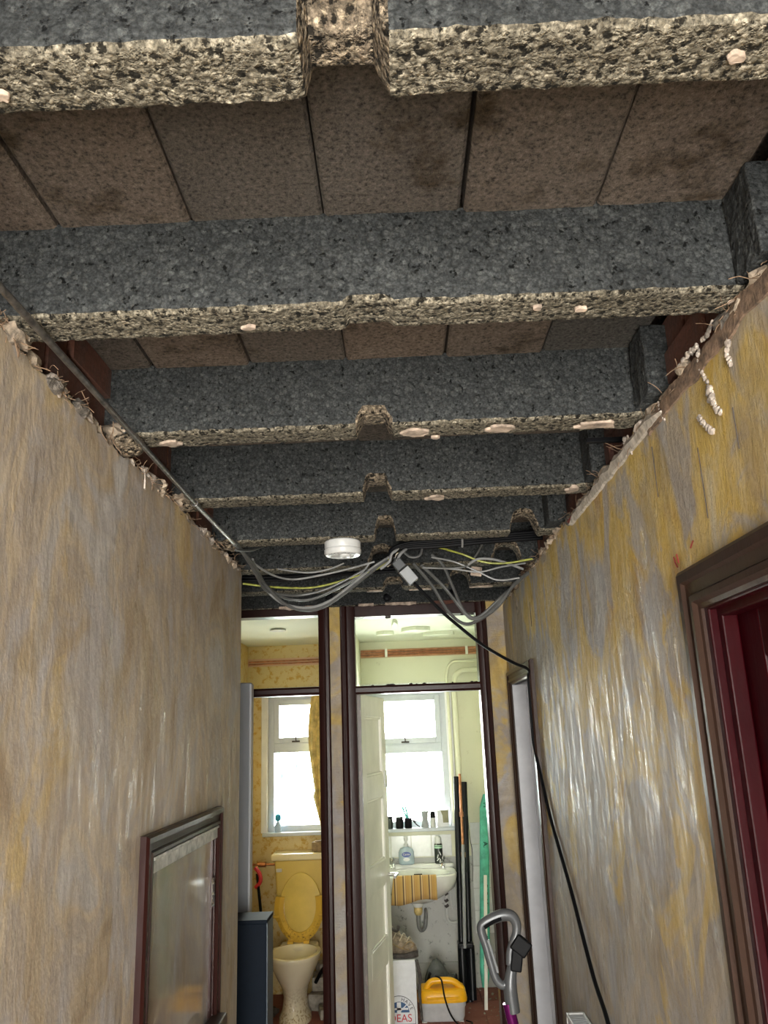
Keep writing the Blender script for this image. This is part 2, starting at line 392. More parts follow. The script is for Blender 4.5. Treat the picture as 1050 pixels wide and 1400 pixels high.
wr = wall_heightfield('wall_right', XR, 1, lin(-1.5, .62, .1)+lin(.62, 1.43, .03)+lin(1.43, 3.40, .014)+lin(3.40, 4.0, .02)+[4.0, 4.02, 4.05, 4.08, 4.12, YE], zl, [(D1[0], D1[1], -1, 1.955), (D2[0], D2[1], -1, 1.965)], 2.385, M_PLR)
C1 = (1.97, 2.65)
wl = wall_heightfield('wall_left', XL, -1, lin(-1.5, 1.2, .05)+lin(1.2, 1.97, .014)+lin(1.97, 2.65, .02)+lin(2.65, 3.03, .014)+[3.03], lin(0, 1.505, .05)+[1.505]+lin(1.56, 2.385, .02)+[2.385], [(C1[0], C1[1], -1, 1.505)], 2.385, M_PLL)
# masonry cores behind the plaster (with the door openings left free)
# unseen glazed door, added behind the camera to regulate the daylight
gd = thing('added_back_door', None, None, (0, -1.47, 0), kind='structure')
bx((-.56, -1.475, 0), (.55, -1.469, 2.36)).build('glass', M_TINT, gd)
for lo, hi in (((-.56, -1.49, 0), (-.50, -1.455, 2.36)), ((.49, -1.49, 0), (.55, -1.455, 2.36)), ((-.50, -1.49, 2.28), (.49, -1.455, 2.36)), ((-.50, -1.49, 0), (.49, -1.455, .2))): bx(lo, hi).build('rail', M_FRAME, gd)
c = B()
for lo, hi in (((.57, -1.5, 0), (.69, .60, 2.34)), ((.57, 1.45, 0), (.69, 3.39, 2.34)), ((.57, .60, 1.98), (.69, 1.45, 2.34)), ((.57, 3.39, 1.98), (.69, 4.01, 2.34)), ((.57, 4.01, 0), (.69, 4.25, 2.34)), ((.655, -1.5, 2.34), (.80, 4.25, 2.70))): c.box(lo, hi)
c.build('masonry_core', M_MORTAR, wr)
c = B()
for lo, hi in (((-.74, -1.5, 0), (-.616, 1.95, 2.33)), ((-.74, 1.95, 1.52), (-.616, 2.67, 2.33)), ((-.74, 2.67, 0), (-.616, 3.03, 2.33)), ((-.86, -1.5, 2.33), (-.70, 3.03, 2.70))): c.box(lo, hi)
c.build('masonry_core', M_MORTAR, wl)
bx((-.735, 3.03, 0), (XL-.001, 3.045, 2.37)).build('return_plaster', M_PLL, wl)

# brick courses showing above the plaster line
def brick_mesh(v):
    b = B(); b.box((-.05, -.1065, -.0325), (.05, .1065, .0325))
    bmesh.ops.subdivide_edges(b.bm, edges=b.bm.edges[:], cuts=1)
    for q in b.bm.verts: q.co += Vector((.002*nz(q.co.x*30+v, q.co.y*20, 1), .003*nz(q.co.y*17, v, q.co.z*9), .002*nz(v, q.co.y*22, 3)))
    me = bpy.data.meshes.new('brick'); bmesh.ops.recalc_face_normals(b.bm, faces=b.bm.faces); b.bm.to_mesh(me); b.bm.free(); me.materials.append(M_BRICK); return me
BM = [brick_mesh(i*7.7) for i in range(4)]
def bricks(parent, x, z0, rows, y0, y1):
    for r in range(rows):
        y = y0 + (.1125 if r % 2 else 0)
        while y < y1-.1:
            o = bpy.data.objects.new('brick', random.choice(BM)); COL.objects.link(o); o.parent = parent
            o.location = (x+random.uniform(-.006, .006), y+.1065, z0+.0375+r*.075); o.rotation_euler = (0, 0, random.choice((0, math.pi))+random.uniform(-.02, .02))
            y += .225
bricks(wr, .622, 2.343, 3, .30, 4.1)
bricks(wl, -.667, 2.335, 3, .30, 2.95)

# end partition pieces
we = B()
for lo, hi in (((-2.2, YE, 0), (-.985, 4.25, 2.62)), ((-.352, YE, 0), (-.295, 4.25, 2.405)), ((.452, YE, 0), (.70, 4.25, 2.405)), ((-.985, 4.215, 2.405), (.70, 4.25, 2.62))): we.box(lo, hi)
we = we.build('wall_end', M_PLE, kind='structure')
# unseen parts that close the place: recess on the left, room off side door, behind camera
b = B()
for lo, hi in (((-2.25, 3.0, 0), (-2.15, 4.2, 2.6)), ((-2.2, 2.97, 0), (-.742, 3.03, 2.6))): b.box(lo, hi)
b.build('wall_recess', M_PLE, kind='structure')
b = B()
for lo, hi in (((2.1, 2.6, 0), (2.2, 4.8, 2.5)), ((.69, 4.55, 0), (2.1, 4.6, 2.5)), ((.69, 2.6, 0), (2.1, 2.65, 2.5)), ((.69, 2.6, 2.45), (2.2, 4.6, 2.5)), ((.69,2.6,-.1),(2.2,4.6,0))): b.box(lo, hi)
b.build('wall_side_room', M_PLE, kind='structure')
b = B()
for lo, hi in (((-.75, -1.5, 0), (-.56, -1.44, 2.7)), ((.55, -1.5, 0), (.75, -1.44, 2.7)), ((-.56, -1.5, 2.36), (.56, -1.44, 2.7))): b.box(lo, hi)
b.build('wall_back', M_PLE, kind='structure')

# ceiling slab over the blocks, then each infill block a part of it
ce = bx((-2.25, -1.5, 2.66), (.85, 4.25, 2.74)).build('ceiling', M_BLOCK, kind='structure')
YR = [.215-.005, .70, 1.195, 1.705, 2.215, 2.72, 3.215, 3.72, 4.225]      # rear bottom arrises of the beams
YR = [-1.34, -.83, -.32, .20] + YR[1:]
BW = .083
XJ = [-.735, -.519, -.304, -.093, .129, .343, .555]
blk = {}
def block_mesh(w, l):
    k = (round(w, 3), round(l, 3))
    if k not in blk:
        b = bx((-w/2, -l/2, 0), (w/2, l/2, .085)); bmesh.ops.bevel(b.bm, geom=b.bm.edges[:], offset=.005, segments=1, affect='EDGES')
        bmesh.ops.recalc_face_normals(b.bm, faces=b.bm.faces)
        me = bpy.data.meshes.new('infill_block'); b.bm.to_mesh(me); b.bm.free(); me.materials.append(M_BLOCK); blk[k] = me
    return blk[k]
for i in range(len(YR)-1):
    ya, yb = YR[i]-.006, YR[i+1]-BW+.01
    xs = XJ if YR[i] < 3.0 else [-1.60, -1.385, -1.17, -.952]+XJ
    for k in range(len(xs)-1):
        w = .2095 if xs[k+1]-xs[k] < .2165 else xs[k+1]-xs[k]-.006
        o = bpy.data.objects.new('infill_block', block_mesh(w, yb-ya)); COL.objects.link(o); o.parent = ce
        o.location = ((xs[k]+xs[k+1])/2+random.uniform(-.001, .001), (ya+yb)/2, 2.556+random.uniform(0, .006))
        o.rotation_euler = (random.uniform(-.004, .004), random.uniform(-.012, .012), random.uniform(-.003, .003))

# ------------------------------------------------------------------ concrete beams
NOTCH = {  # beam index -> (x0, x1, depth) chases in the underside
    0: [(-.073, .006, .040, .5)], 1: [(-.062, .011, .010, .5)], 2: [(-.067, -.002, .032, 1)], 3: [(-.075, -.012, .045, 1), ],
    4: [(-.062, .0, .06, 1), (.397, .483, .068, 1)], 5: [(-.10, -.002, .075, 1), (.395, .494, .075, 1)],
    6: [(.248, .335, .07, 1), (-.05, .03, .03, 1)], 7: []}
def smoothstep(a, b, x): t = max(0, min(1, (x-a)/(b-a))); return t*t*(3-2*t)
LAB = ['nearest concrete beam at the very top of the picture with a broken patch', 'second concrete beam from the camera with a broken tan corner in the middle',
       'third concrete beam from the camera with three pink plaster patches underneath', 'fourth concrete beam from the camera with one pink patch and a small chase',
       'fifth concrete beam from the camera with an arched notch at its right end', 'sixth concrete beam just behind the round smoke alarm, notched twice',
       'seventh concrete beam behind the hanging grey cables', 'last concrete beam resting above the end door frames']
def beam(idx, yr, x0, x1):
    b = B(); y1 = yr; y0 = yr-BW; H = .165; zb = 2.40
    fine = idx <= 4
    st = .008 if fine else .010
    xs = lin(x0, x1, st)+[x1]
    nf, nb_ = (14, 8) if fine else (9, 5)
    rows = []
    for x in xs:
        up = 0; half = 1
        for a, c_, d, hf in NOTCH.get(idx, []):
            w = min(.012, (c_-a)/4)
            j = .006*nz(x*60, idx, 2)
            k = smoothstep(a-w/2+j, a+w/2+j, x)*(1-smoothstep(c_-w/2+j, c_+w/2+j, x))
            if d >= .068: k *= 1-.35*abs((x-(a+c_)/2)/((c_-a)/2))**2
            if k > 0: up = max(up, d*k); half = hf
        ring = []
        zt = zb+H
        def P(y, z, amp=1):
            s = .0016*amp
            dy = s*1.6*nz(x*55, z*55, idx*9+y*5)+s*nz(x*140, z*140, idx)
            dz = s*1.6*nz(x*55, y*55, idx*3+7)+s*.9*nz(x*150, y*150, 4)
            return (x, y+dy, z+dz)
        # front face (towards camera) top to bottom
        fy = y0 + (.030 if (up > .02 and half == .5) else 0)*min(1, up/.03)
        for k in range(nf): ring.append((P(y0+(fy-y0)*smoothstep(.6, 1, k/nf), zt-(H-.007-up)*k/nf), 0))
        e = .004*nz(x*25, idx, 1)
        ring.append((P(fy+.001, zb+up+.007+max(0, e)), 0)); ring.append((P(fy+.006+max(0, -e), zb+up+.0005), 1))
        for k in range(1, nb_):
            y = fy+.006+(y1-fy-.012)*k/nb_
            u = up if half == 1 else up*(1-smoothstep(.45, .6, k/nb_)*.0)
            ring.append((P(y, zb+u*(1 if half == 1 else 1)), 1))
        e2 = .005*nz(x*30, idx, 8)
        ring.append((P(y1-.007-max(0, e2), zb+up), 1)); ring.append((P(y1, zb+up+.008), 1)); ring.append(((x, y1, zt), 0))
        rows.append((ring, up))
    V_ = [[b.v(p) for p, m in r] for r, u in rows]; n = len(V_[0])
    for i in range(len(xs)-1):
        uu_ = max(rows[i][1], rows[i+1][1]); ch = abs(rows[i][1]-rows[i+1][1]) > .002
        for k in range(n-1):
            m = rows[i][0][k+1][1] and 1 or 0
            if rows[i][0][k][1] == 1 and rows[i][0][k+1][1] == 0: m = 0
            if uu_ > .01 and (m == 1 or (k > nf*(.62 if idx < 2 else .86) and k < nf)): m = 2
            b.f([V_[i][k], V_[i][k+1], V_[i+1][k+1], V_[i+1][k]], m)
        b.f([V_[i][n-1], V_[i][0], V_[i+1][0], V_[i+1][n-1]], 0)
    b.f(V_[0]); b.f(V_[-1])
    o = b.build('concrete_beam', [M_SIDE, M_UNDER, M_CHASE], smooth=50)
    lab = LAB[idx] if idx < 8 else None
    return tag(o, lab, 'beam', 'concrete beams across the stripped ceiling')
beams = []
for i in range(8):
    yr = YR[4+i] if i else YR[4]
    beams.append(beam(i, yr, -.66 if yr < 3.0 else -1.7, .64))
# the one behind the camera is only a plain backing for the light: same beam type
for yr in YR[:4]:
    bx((-.66, yr-BW, 2.4), (.64, yr, 2.565)).build('concrete_beam', M_SIDE, ce)

# pink plaster patches under beams, nail heads
def patch(parent, x, y, w, l, seed, z=2.3985, mat=M_PINK):
    b = B(); n = 18; ring = []
    for k in range(n):
        a = 2*math.pi*k/n; r = 1+.55*nz(math.cos(a)*1.3+seed, math.sin(a)*1.3, seed)+.25*nz(math.cos(a)*4, math.sin(a)*4, seed)
        ring.append((x+math.cos(a)*w/2*r, y+math.sin(a)*l/2*r))
    b.prism(ring, 'z', z-.004, z+.006)
    for v in b.bm.verts: v.co.z += .001*nz(v.co.x*60, v.co.y*60, seed)
    return b.build('plaster_patch', mat, parent, bevel=.0015)
for a in ((.056, 1.665, .062, .040, 1), (.240, 1.662, .060, .038, 2), (.455, 1.664, .088, .038, 3.3), (-.487, 1.672, .045, .03, 6), (.10, 1.70, .02, .012, 5)): patch(beams[2], *a)
for a in ((.122, 2.185, .058, .036, 4), (.500, 2.16, .04, .05, 6.5)): patch(beams[3], *a)
for a in ((-.38, .667, .014, .014, 8), (.36, .66, .018, .014, 9)): patch(beams[0], *a)
for a in ((-.22, 1.165, .02, .012, 8.4), (.31, 1.15, .02, .012, 9.7), (.24, 1.14, .014, .01, 2.5), (.55, 1.15, .018, .012, 7)): patch(beams[1], *a)
for a in ((.12, 3.69, .10, .03, 3), (.40, 3.68, .11, .03, 4), (-.10, 3.69, .08, .03, 7)): patch(beams[6], *a)
for i, (x, y, z, r) in enumerate(((-.60, 1.155, 2.40, .030), (-.575, 1.655, 2.395, .035), (-.60, 1.64, 2.41, .03), (-.57, 2.16, 2.40, .028), (-.60, 2.15, 2.405, .03), (-.565, 2.67, 2.40, .03), (-.60, 1.95, 2.385, .024), (-.62, 1.35, 2.39, .03), (-.61, .92, 2.39, .035), (-.60, 1.02, 2.375, .022), (.575, 2.66, 2.40, .035), (.56, 1.66, 2.395, .022), (.575, 1.60, 2.40, .03), (.57, 2.17, 2.395, .028), (.56, 2.75, 2.39, .025), (.56, 3.17, 2.39, .03), (.57, 3.0, 2.38, .02))):
    j = min(range(8), key=lambda q: abs(YR[4+q]-BW/2-y))
    B().lump((x, y, z), r, i, 3, (1, 1.2, .7)).build('mortar_lump', M_CHASE if i % 2 else M_BROKEN, beams[j], smooth=50)

# end blocks standing at the right-hand end of each bay
for i, (y, xa) in enumerate(((1.105, .540), (1.60, .525), (2.115, .528), (2.62, .505), (.60, .54))):
    b = bx((xa, y-.085, 2.405), (xa+.06, y+.006, 2.556)); bmesh.ops.subdivide_edges(b.bm, edges=b.bm.edges[:], cuts=5, use_grid_fill=True)
    for v in b.bm.verts: v.co += Vector((.004*nz(v.co.y*40, v.co.z*40, i), .004*nz(v.co.x*40, v.co.z*30, i), .004*nz(v.co.x*40, v.co.y*40, i+3)))
    b.build('end_block', M_SIDE, ce, bevel=.003)

# ------------------------------------------------------------------ debris at plaster lines
def fibres(name, parent, X, side, y0, y1, n, amp):
    b = B()
    for i in range(n):
        y = random.uniform(y0, y1)
        if nz(y*5, 3, side) < -.12 and random.random() < .8: continue
        z = 2.385+random.uniform(-.012, .012); x = X+side*random.uniform(-.006, .02)
        p = [Vector((x, y, z))]; d = Vector((-side*random.uniform(-.3, 1), random.uniform(-1, 1), random.uniform(-.9, .8))).normalized()
        L = random.uniform(.008, amp)
        for k in range(3): d = (d+Vector((random.uniform(-.5, .5), random.uniform(-.5, .5), random.uniform(-.6, .4)))).normalized(); p.append(p[-1]+d*L/3)
        b.tube(p, random.uniform(.0005, .0011), 3, 2)
    return b.build(name, M_FIBRE, parent, kind='stuff')
fibres('hair_fibre', wl, XL, -1, .8, 3.02, 420, .045)
fibres('hair_fibre', wr, XR, 1, .9, 4.0, 380, .05)
for X, side, par, y0, y1, n in ((XL, -1, wl, .8, 3.0, 60), (XR, 1, wr, .9, 4.0, 66)):
    for i in range(n):
        y = y0+(y1-y0)*(i+random.random())/n; r = random.uniform(.007, .023)*(1 if y > 1.2 else 1.2)
        B().lump((X+side*random.uniform(.002, .024), y, 2.383+random.uniform(-.008, .012)), r, i*1.7+side, 2, (.8, 1.5, .8)).build('plaster_chunk', random.choice((M_BROKEN, M_BROKEN, M_FLAKE, M_MORTAR)), par, smooth=25)
# broken coving remnant along the right wall
b = B(); ys = lin(1.50, 2.40, .015)+[2.40]; rings = []
for y in ys:
    h = .035+.012*nz(y*12, 5, 1)+.006*nz(y*45, 2, 1); d = .016+.006*nz(y*20, 8, 2)
    t = smoothstep(1.5, 1.6, y)*(1-smoothstep(2.33, 2.4, y)); h *= .25+.75*t; z0 = 2.352+.006*nz(y*18, 1, 1)
    rings.append([(XR+.006, y, z0), (XR-d*.4, y, z0+.003), (XR-d*.7, y, z0+h*.6), (XR-d*.3, y, z0+h), (XR+.012, y, z0+h+.003)])
b.loft(rings); b.build('coving_remnant', plain('old_coving', (.42, .37, .31), .85, var=.3, scale=50, bump=.5, bd=.006, obj=False), wr, smooth=30)
# second, near: brown scar of torn plaster
b = B(); rings = []
for y in lin(.85, 1.6, .015)+[1.6]:
    h = .04+.016*nz(y*10, 5, 6)+.008*nz(y*45, 2, 6); z0 = 2.345+.014*nz(y*14, 1, 6); d = .004+.003*nz(y*40, 2, 2)
    rings.append([(XR+.006, y, z0), (XR-d, y, z0+.002), (XR-d-.001, y, z0+h*.5), (XR-d*.5, y, z0+h), (XR+.012, y, z0+h+.003)])
b.loft(rings); b.build('torn_plaster_edge', plain('brown_scratch_coat', (.20, .13, .085), .9, var=.45, scale=60, bump=.7, bd=.006, obj=False), wr, smooth=30)
# curled flakes on the right wall
def flake(pts, w, seed):
    b = B(); P_ = catmull([Vector(p) for p in pts], 3); n = len(P_)
    for i, p in enumerate(P_):
        k = .55+.6*abs(nz(i*1.3, seed))
        b.lump((p.x-.002-.004*abs(nz(i, seed, 5)), p.y+.005*nz(i*2.1, seed, 4), p.z), w*.62*k, i+seed, 2, (.55, 1.0, .85))
    b.build('curled_flake', M_FLAKE, wr, smooth=30)
X = XR
for k, (pts, w) in enumerate(((((X, 1.175, 2.345), (X, 1.185, 2.325), (X, 1.18, 2.305)), .016), (((X, 1.29, 2.385), (X, 1.30, 2.36), (X, 1.285, 2.335), (X, 1.275, 2.31), (X, 1.275, 2.285)), .013),
        (((X, 1.27, 2.30), (X, 1.262, 2.275), (X, 1.245, 2.25)), .018), (((X, 1.33, 2.275), (X, 1.31, 2.255), (X, 1.285, 2.232)), .017), (((X, 1.40, 2.40), (X, 1.34, 2.40), (X, 1.30, 2.395)), .016),
        (((X, 1.27, 2.395), (X, 1.24, 2.39), (X, 1.22, 2.40)), .014), (((X, 1.52, 2.385), (X, 1.515, 2.36), (X, 1.50, 2.34)), .008), (((X, 1.50, 2.375), (X, 1.495, 2.355)), .006), (((X, 1.74, 2.395), (X, 1.735, 2.37), (X, 1.73, 2.35)), .010), (((X, 1.77, 2.40), (X, 1.76, 2.385), (X, 1.75, 2.375)), .018))):
    flake(pts, w, k*2.3)
# settlement cracks and a hanging scrap on the left
for k, (y, z, l) in enumerate(((1.597, 2.318, .11), (1.20, 2.24, .07), (3.30, 2.26, .10), (1.36, 2.23, .13))):
    b = B(); b.tube([(X-.0004, y+.004*nz(i, k), z-l*i/6) for i in range(7)], .0011, 4, 3); b.build('crack', M_SHOED, wr)
b = B(); b.obox((XL+.006, 1.813, 2.35), (.004, .012, .022), (0, 0, .2)); b.tube([(XL+.003, 1.815, 2.388), (XL+.006, 1.813, 2.36)], .0015, 5, 0)
b.build('card_scrap', M_FLAKE, wl, bevel=.0008)
b = B(); rings = []
for i in range(12):
    y = 2.35+.09*i/11; rings.append([(X-.004, y, 2.365), (X-.006, y+.002, 2.378), (X-.001, y, 2.381)])
b.loft(rings).build('red_metal_strip', M_REDPAINT, wr)
B().lump((X+.001, 3.66, 2.30), .018, 4, 3, (.25, 1.0, 2.6)).build('plaster_gouge', M_BROKEN, wr, smooth=30)
b = bx((.485, 1.885, 2.438), (.60, 1.90, 2.449)); b.build('iron_strap', M_BLACK, wr, bevel=.001)

# ------------------------------------------------------------------ doors
def architrave(parent, X, s, y0, y1, z1, w, mat, zb=0, bottom=False):
    """moulded surround standing proud of the wall plane; s = direction into the hall (-1 for right wall)"""
    def prof(o):   # outline across the width, o = 0 outer .. 1 inner ; returns proud heights
        return [(0, 0), (0, .014), (.10, .020), (.30, .020), (.36, .013), (.62, .011), (.68, .018), (.82, .018), (.90, .010), (1, .008), (1, 0)]
    pr = prof(0)
    def piece(fn, name='architrave'):
        b = B(); b.loft([[fn(t, h, e) for t, h in pr] for e in (0, 1)]); return b.build(name, mat, parent, smooth=25)
    piece(lambda t, h, e: (X+s*h, y0+w*t, (z1-w*t) if e else zb))
    piece(lambda t, h, e: (X+s*h, y1-w*t, (z1-w*t) if e else zb))
    piece(lambda t, h, e: (X+s*h, (y0+w*t) if e else (y1-w*t), z1-w*t))
# near maroon door, right wall
d1 = thing('door_1', None, None, (XR, .58, 0), kind='structure')
architrave(d1, XR, -1, .545, 1.51, 2.032, .078, M_FRAMEB)
b = B()
b.box((XR-.002, 1.415, 0), (XR+.13, 1.445, 1.955)); b.box((XR-.002, .605, 0), (XR+.13, .635, 1.955)); b.box((XR-.002, .605, 1.949), (XR+.13, 1.445, 1.985))
b.build('lining', M_MAROON, d1, bevel=.003)
b = B(); b.box((XR+.012, 1.395, 0), (XR+.04, 1.415, 1.94)); b.box((XR+.012, .635, 1.935), (XR+.04, 1.415, 1.955)); b.build('door_stop', M_MAROON, d1, bevel=.003)
lf = thing('door_leaf', None, None, (0, 0, 0)); lf.parent = d1; ORG[lf] = ORG[d1]
def panelled(parent, fr, depth, mat, org, W_, H_, t=.04, stile=.1, rails=((0, .2), (.62, .82), (1.84, 1.94)), cols=((.1, .33), (.43, .66)), xform=None):
    """leaf in local coordinates u (width), w (thickness), z"""
    res = []
    def put(b, name, bevel=.004):
        for v in b.bm.verts: v.co = xform(v.co.x, v.co.y, v.co.z)
        return b.build(name, mat, parent, bevel=bevel)
    us = [0]+[q for c_ in cols for q in c_]+[W_]
    for i in range(0, len(us), 2): put(bx((us[i], 0, 0), (us[i+1], t, H_)), 'stile')
    for a, c_ in rails:
        for q in cols: put(bx((q[0], 0, a), (q[1], t, c_)), 'rail')
    for i in range(len(rails)-1):
        for q in cols:
            put(bx((q[0], .012, rails[i][1]), (q[1], t-.012, rails[i+1][0])), 'panel', 0)
            m = B(); a0, a1, b0, b1 = q[0], q[1], rails[i][1], rails[i+1][0]; k = .012
            for lo, hi in (((a0, .003, b0), (a0+k, .012, b1)), ((a1-k, .003, b0), (a1, .012, b1)), ((a0+k, .003, b0), (a1-k, .012, b0+k)), ((a0+k, .003, b1-k), (a1-k, .012, b1))): m.box(lo, hi)
            put(m, 'panel_bead', .003)
lf_origin = ORG[d1]
bpy.data.objects.remove(lf)
lf = bx((XR+.055, .64, .01), (XR+.060, 1.41, .02)).build('door_leaf', M_MAROON, d1)
panelled(lf, None, 0, M_MAROON, None, .775, 1.94, cols=((.09, .35), (.43, .685)), rails=((0, .2), (.62, .80), (1.85, 1.94)), xform=lambda u, w, z: Vector((XR+.042+w, 1.412-u, z+.008)))
b = B(); b.tube([(XR+.046, 1.372, 1.955), (XR+.03, 1.372, 1.955), (XR+.03, 1.355, 1.95)], .006, 6); b.build('hook', M_BLACK, lf)
# scars of red paint near architrave corner
for k, (y, z, l, a) in enumerate(((1.53, 2.056, .022, .3), (1.54, 2.05, .018, .7), (1.46, 2.07, .02, -1.0), (1.548, 2.062, .014, .5))):
    B().tube([(X-.0005, y, z), (X-.0005, y+l*math.sin(a), z+l*math.cos(a)*.9)], .0016, 4, 0).build('red_scratch', M_REDPAINT, wr)
# side doorway, far right, grey-white lining
d2 = thing('door_2', None, None, (XR, 3.36, 0), kind='structure')
architrave(d2, XR, -1, 3.335, 4.068, 2.032, .066, M_FRAMEB)
b = B(); b.box((XR-.003, 3.995, 0), (XR+.14, 4.02, 1.97)); b.build('far_lining', M_GREYJ, d2, bevel=.002)
bx((XR-.003, 3.38, 0), (XR+.14, 3.405, 1.97)).build('near_lining', M_GREYJ, d2, bevel=.002)
bx((XR-.003, 3.38, 1.965), (XR+.14, 4.02, 1.99)).build('head_lining', M_GREYJ, d2, bevel=.002)
bx((XR+.062, 3.983, 0), (XR+.097, 3.996, 1.955)).build('door_stop', M_GREYJ, d2, bevel=.002)
bx((XR+.10, 3.99, 1.03), (XR+.125, 3.996, 1.10)).build('latch_plate', M_BLACK, d2, bevel=.001)
# dark moulded end-screen frames
def post(parent, x0, x1, name, z0=0, z1=2.36, flip=1, mat=M_FRAME):
    w = x1-x0
    pr = [(0, 0), (0, .012), (.12, .020), (.35, .022), (.48, .012), (.75, .010), (1, .004), (1, -.10), (0, -.10)]
    if flip < 0: pr = [(1-t, h) for t, h in pr][::-1]
    b = B(); b.prism([(x0+w*t, YE-h) for t, h in pr], 'z', z0, z1); return b.build(name, mat, parent, smooth=25)
d3 = thing('door_3', None, None, (-.70, YE, 0), kind='structure')
post(d3, -.410, -.352, 'jamb', flip=-1, z1=2.40); post(d3, -.985, -.93, 'jamb', z1=2.40)
bx((-.93, YE-.008, 2.362), (-.410, YE+.09, 2.402)).build('head', M_FRAME, d3, bevel=.004)
b = B(); b.prism([(YE-.006, 1.96), (YE-.012, 1.972), (YE-.012, 1.99), (YE-.006, 2.0), (YE+.08, 2.0), (YE+.08, 1.96)], 'x', -.93, -.410); b.build('transom', M_FRAME, d3, smooth=25)
bx((-.93, YE+.04, 2.0), (-.410, YE+.044, 2.362)).build('glass', M_GLASS, d3)
d4 = thing('door_4', None, None, (.10, YE, 0), kind='structure')
post(d4, -.298, -.224, 'jamb', z1=2.40, flip=1); post(d4, .403, .456, 'jamb', z1=2.40, flip=-1)
bx((-.224, YE-.008, 2.345), (.403, YE+.09, 2.402)).build('head', M_FRAME, d4, bevel=.004)
b = B(); b.prism([(YE-.006, 1.955), (YE-.014, 1.965), (YE-.014, 1.985), (YE-.006, 1.995), (YE+.08, 1.995), (YE+.08, 1.955)], 'x', -.224, .403); b.build('transom', M_FRAME, d4, smooth=25)
bx((-.224, YE+.04, 1.995), (.403, YE+.044, 2.345)).build('glass', M_GLASS, d4)
b = B()
for i in range(26):
    x = random.choice((random.uniform(-.21, .39), random.uniform(.33, .39), -.05+random.uniform(-.02, .02)))
    b.lump((x, YE+.02, random.choice((1.997, 1.997, 2.343))), random.uniform(.003, .008), i, 1, (1.6, 1, 1))
b.build('putty_crumbs', M_SHOED, d4, kind='stuff')
# hanging plaster scrap above the heads
for i, (x, w) in enumerate(((-.56, .10), (-.45, .05), (.02, .16), (.24, .12), (-.16, .08))):
    b = B(); n = 10; top = [(x+w*k/(n-1)-w/2, 2.410) for k in range(n)]; bot = [(x+w*k/(n-1)-w/2, 2.402-.013*abs(nz(k*1.1, i, 4))-.004) for k in range(n)][::-1]
    b.prism(top+bot, 'y', YE-.028, YE-.018); b.build('plaster_scrap', M_PINK if i != 3 else M_BRICK, we)
for i, (x, z) in enumerate(((-.05, 2.437), (.285, 2.447), (-.35, 2.455))):
    B().lump((x, YE-.012, z), .020, i+3, 2, (1, .5, 1)).build('dark_hole_lump', M_BLACK, beams[7], smooth=30)  # black lumps stand in for the shade inside holes in the beam
# side lining of the partition as seen inside: splotched inner jamb strip
bx((-.226, YE+.062, 0), (-.206, YE+.10, 1.955)).build('rebate_strip', darkwood('worn_rebate_paint', (.10, .085, .075), (.20, .18, .16), .4, .52), d4)

# bathroom door leaf, open inwards
A0 = Vector((-.208, 4.235, 0)); A1 = Vector((-.097, 4.80, 0)); du = (A1-A0).normalized(); dn = Vector((du.y, -du.x, 0))
bl = bx((A0.x-.01, A0.y+.02, 1.2), (A0.x-.006, A0.y+.03, 1.21)).build('bathroom_door_leaf', M_DOORP, d4)
panelled(bl, None, 0, M_DOORP, None, .576, 1.95, stile=.09, cols=((.10, .476),), rails=((0, .2), (.66, .78), (1.06, 1.18), (1.42, 1.54), (1.84, 1.95)) and ((0, .22), (.60, .72), (.98, 1.10), (1.42, 1.54), (1.84, 1.95)), xform=lambda u, w, z: A0+du*u-dn*w+Vector((0, 0, z+.008)))
def dpt(u, off, z): q = A0+du*u+dn*off; return (q.x, q.y, z)
b = B(); q = [dpt(.50, .0, 1.47), dpt(.565, .0, 1.47), dpt(.565, .0, 1.56), dpt(.50, .0, 1.56)]; q2 = [dpt(.50, .006, 1.47), dpt(.565, .006, 1.47), dpt(.565, .006, 1.56), dpt(.50, .006, 1.56)]
b.loft([q, q2]); b.build('latch_plate', M_WPLAS, bl, bevel=.001)
b = B(); b.tube([dpt(.53, .004, 1.02), dpt(.53, .05, 1.02)], .009, 10, 0); b.tube([dpt(.53, .05, 1.02), dpt(.44, .055, 1.02)], .008, 10, 0); b.build('door_handle', M_CHROME, bl, smooth=True)

# small cupboard door in left wall
cb = thing('wall_cupboard', 'low brown-framed cupboard door with streaky glossy panel in the left wall', 'cupboard', (XL, 2.30, 0))
XLc = XL
architrave(cb, XLc, 1, 1.912, 2.697, 1.557, .058, M_FRAME)
b = B(); w = .058
b.box((XLc+.004, 1.975, 1.470), (XLc+.014, 2.635, 1.498)); b.box((XLc+.0, 1.972, 1.498), (XLc+.018, 2.64, 1.506)); b.build('head_bead', plain('pale_streaked_wood', (.42, .41, .38), .35, var=.4, scale=30, obj=False), cb, bevel=.002)
pm = plaster('glossy_streaked_panel', .50, .75, .6, .8, .8); bs = pm.node_tree.nodes['Principled BSDF']
for l in list(pm.node_tree.links):
    if l.to_socket == bs.inputs['Roughness']: pm.node_tree.links.remove(l)
bs.inputs['Roughness'].default_value = .2; bs.inputs['Coat Roughness'].default_value = .07
bx((XLc-.03, 1.965, .02), (XLc-.004, 2.63, 1.50)).build('door_leaf', pm, cb, bevel=.002)
bx((XLc-.03, 2.625, 0), (XLc+.004, 2.65, 1.505)).build('jamb', M_FRAME, cb, bevel=.002)
bx((XLc-.03, 1.965, 0), (XLc+.004, 1.978, 1.505)).build('jamb', M_FRAME, cb, bevel=.002)
b = B(); b.tube([(XLc+.006, 2.624, 1.28), (XLc+.006, 2.624, 1.36)], .006, 8, 0)
for z in (1.285, 1.315, 1.345): b.lump((XLc+.007, 2.622, z), .007, z, 1)
b.build('hinge', M_CHROME, cb, smooth=True)
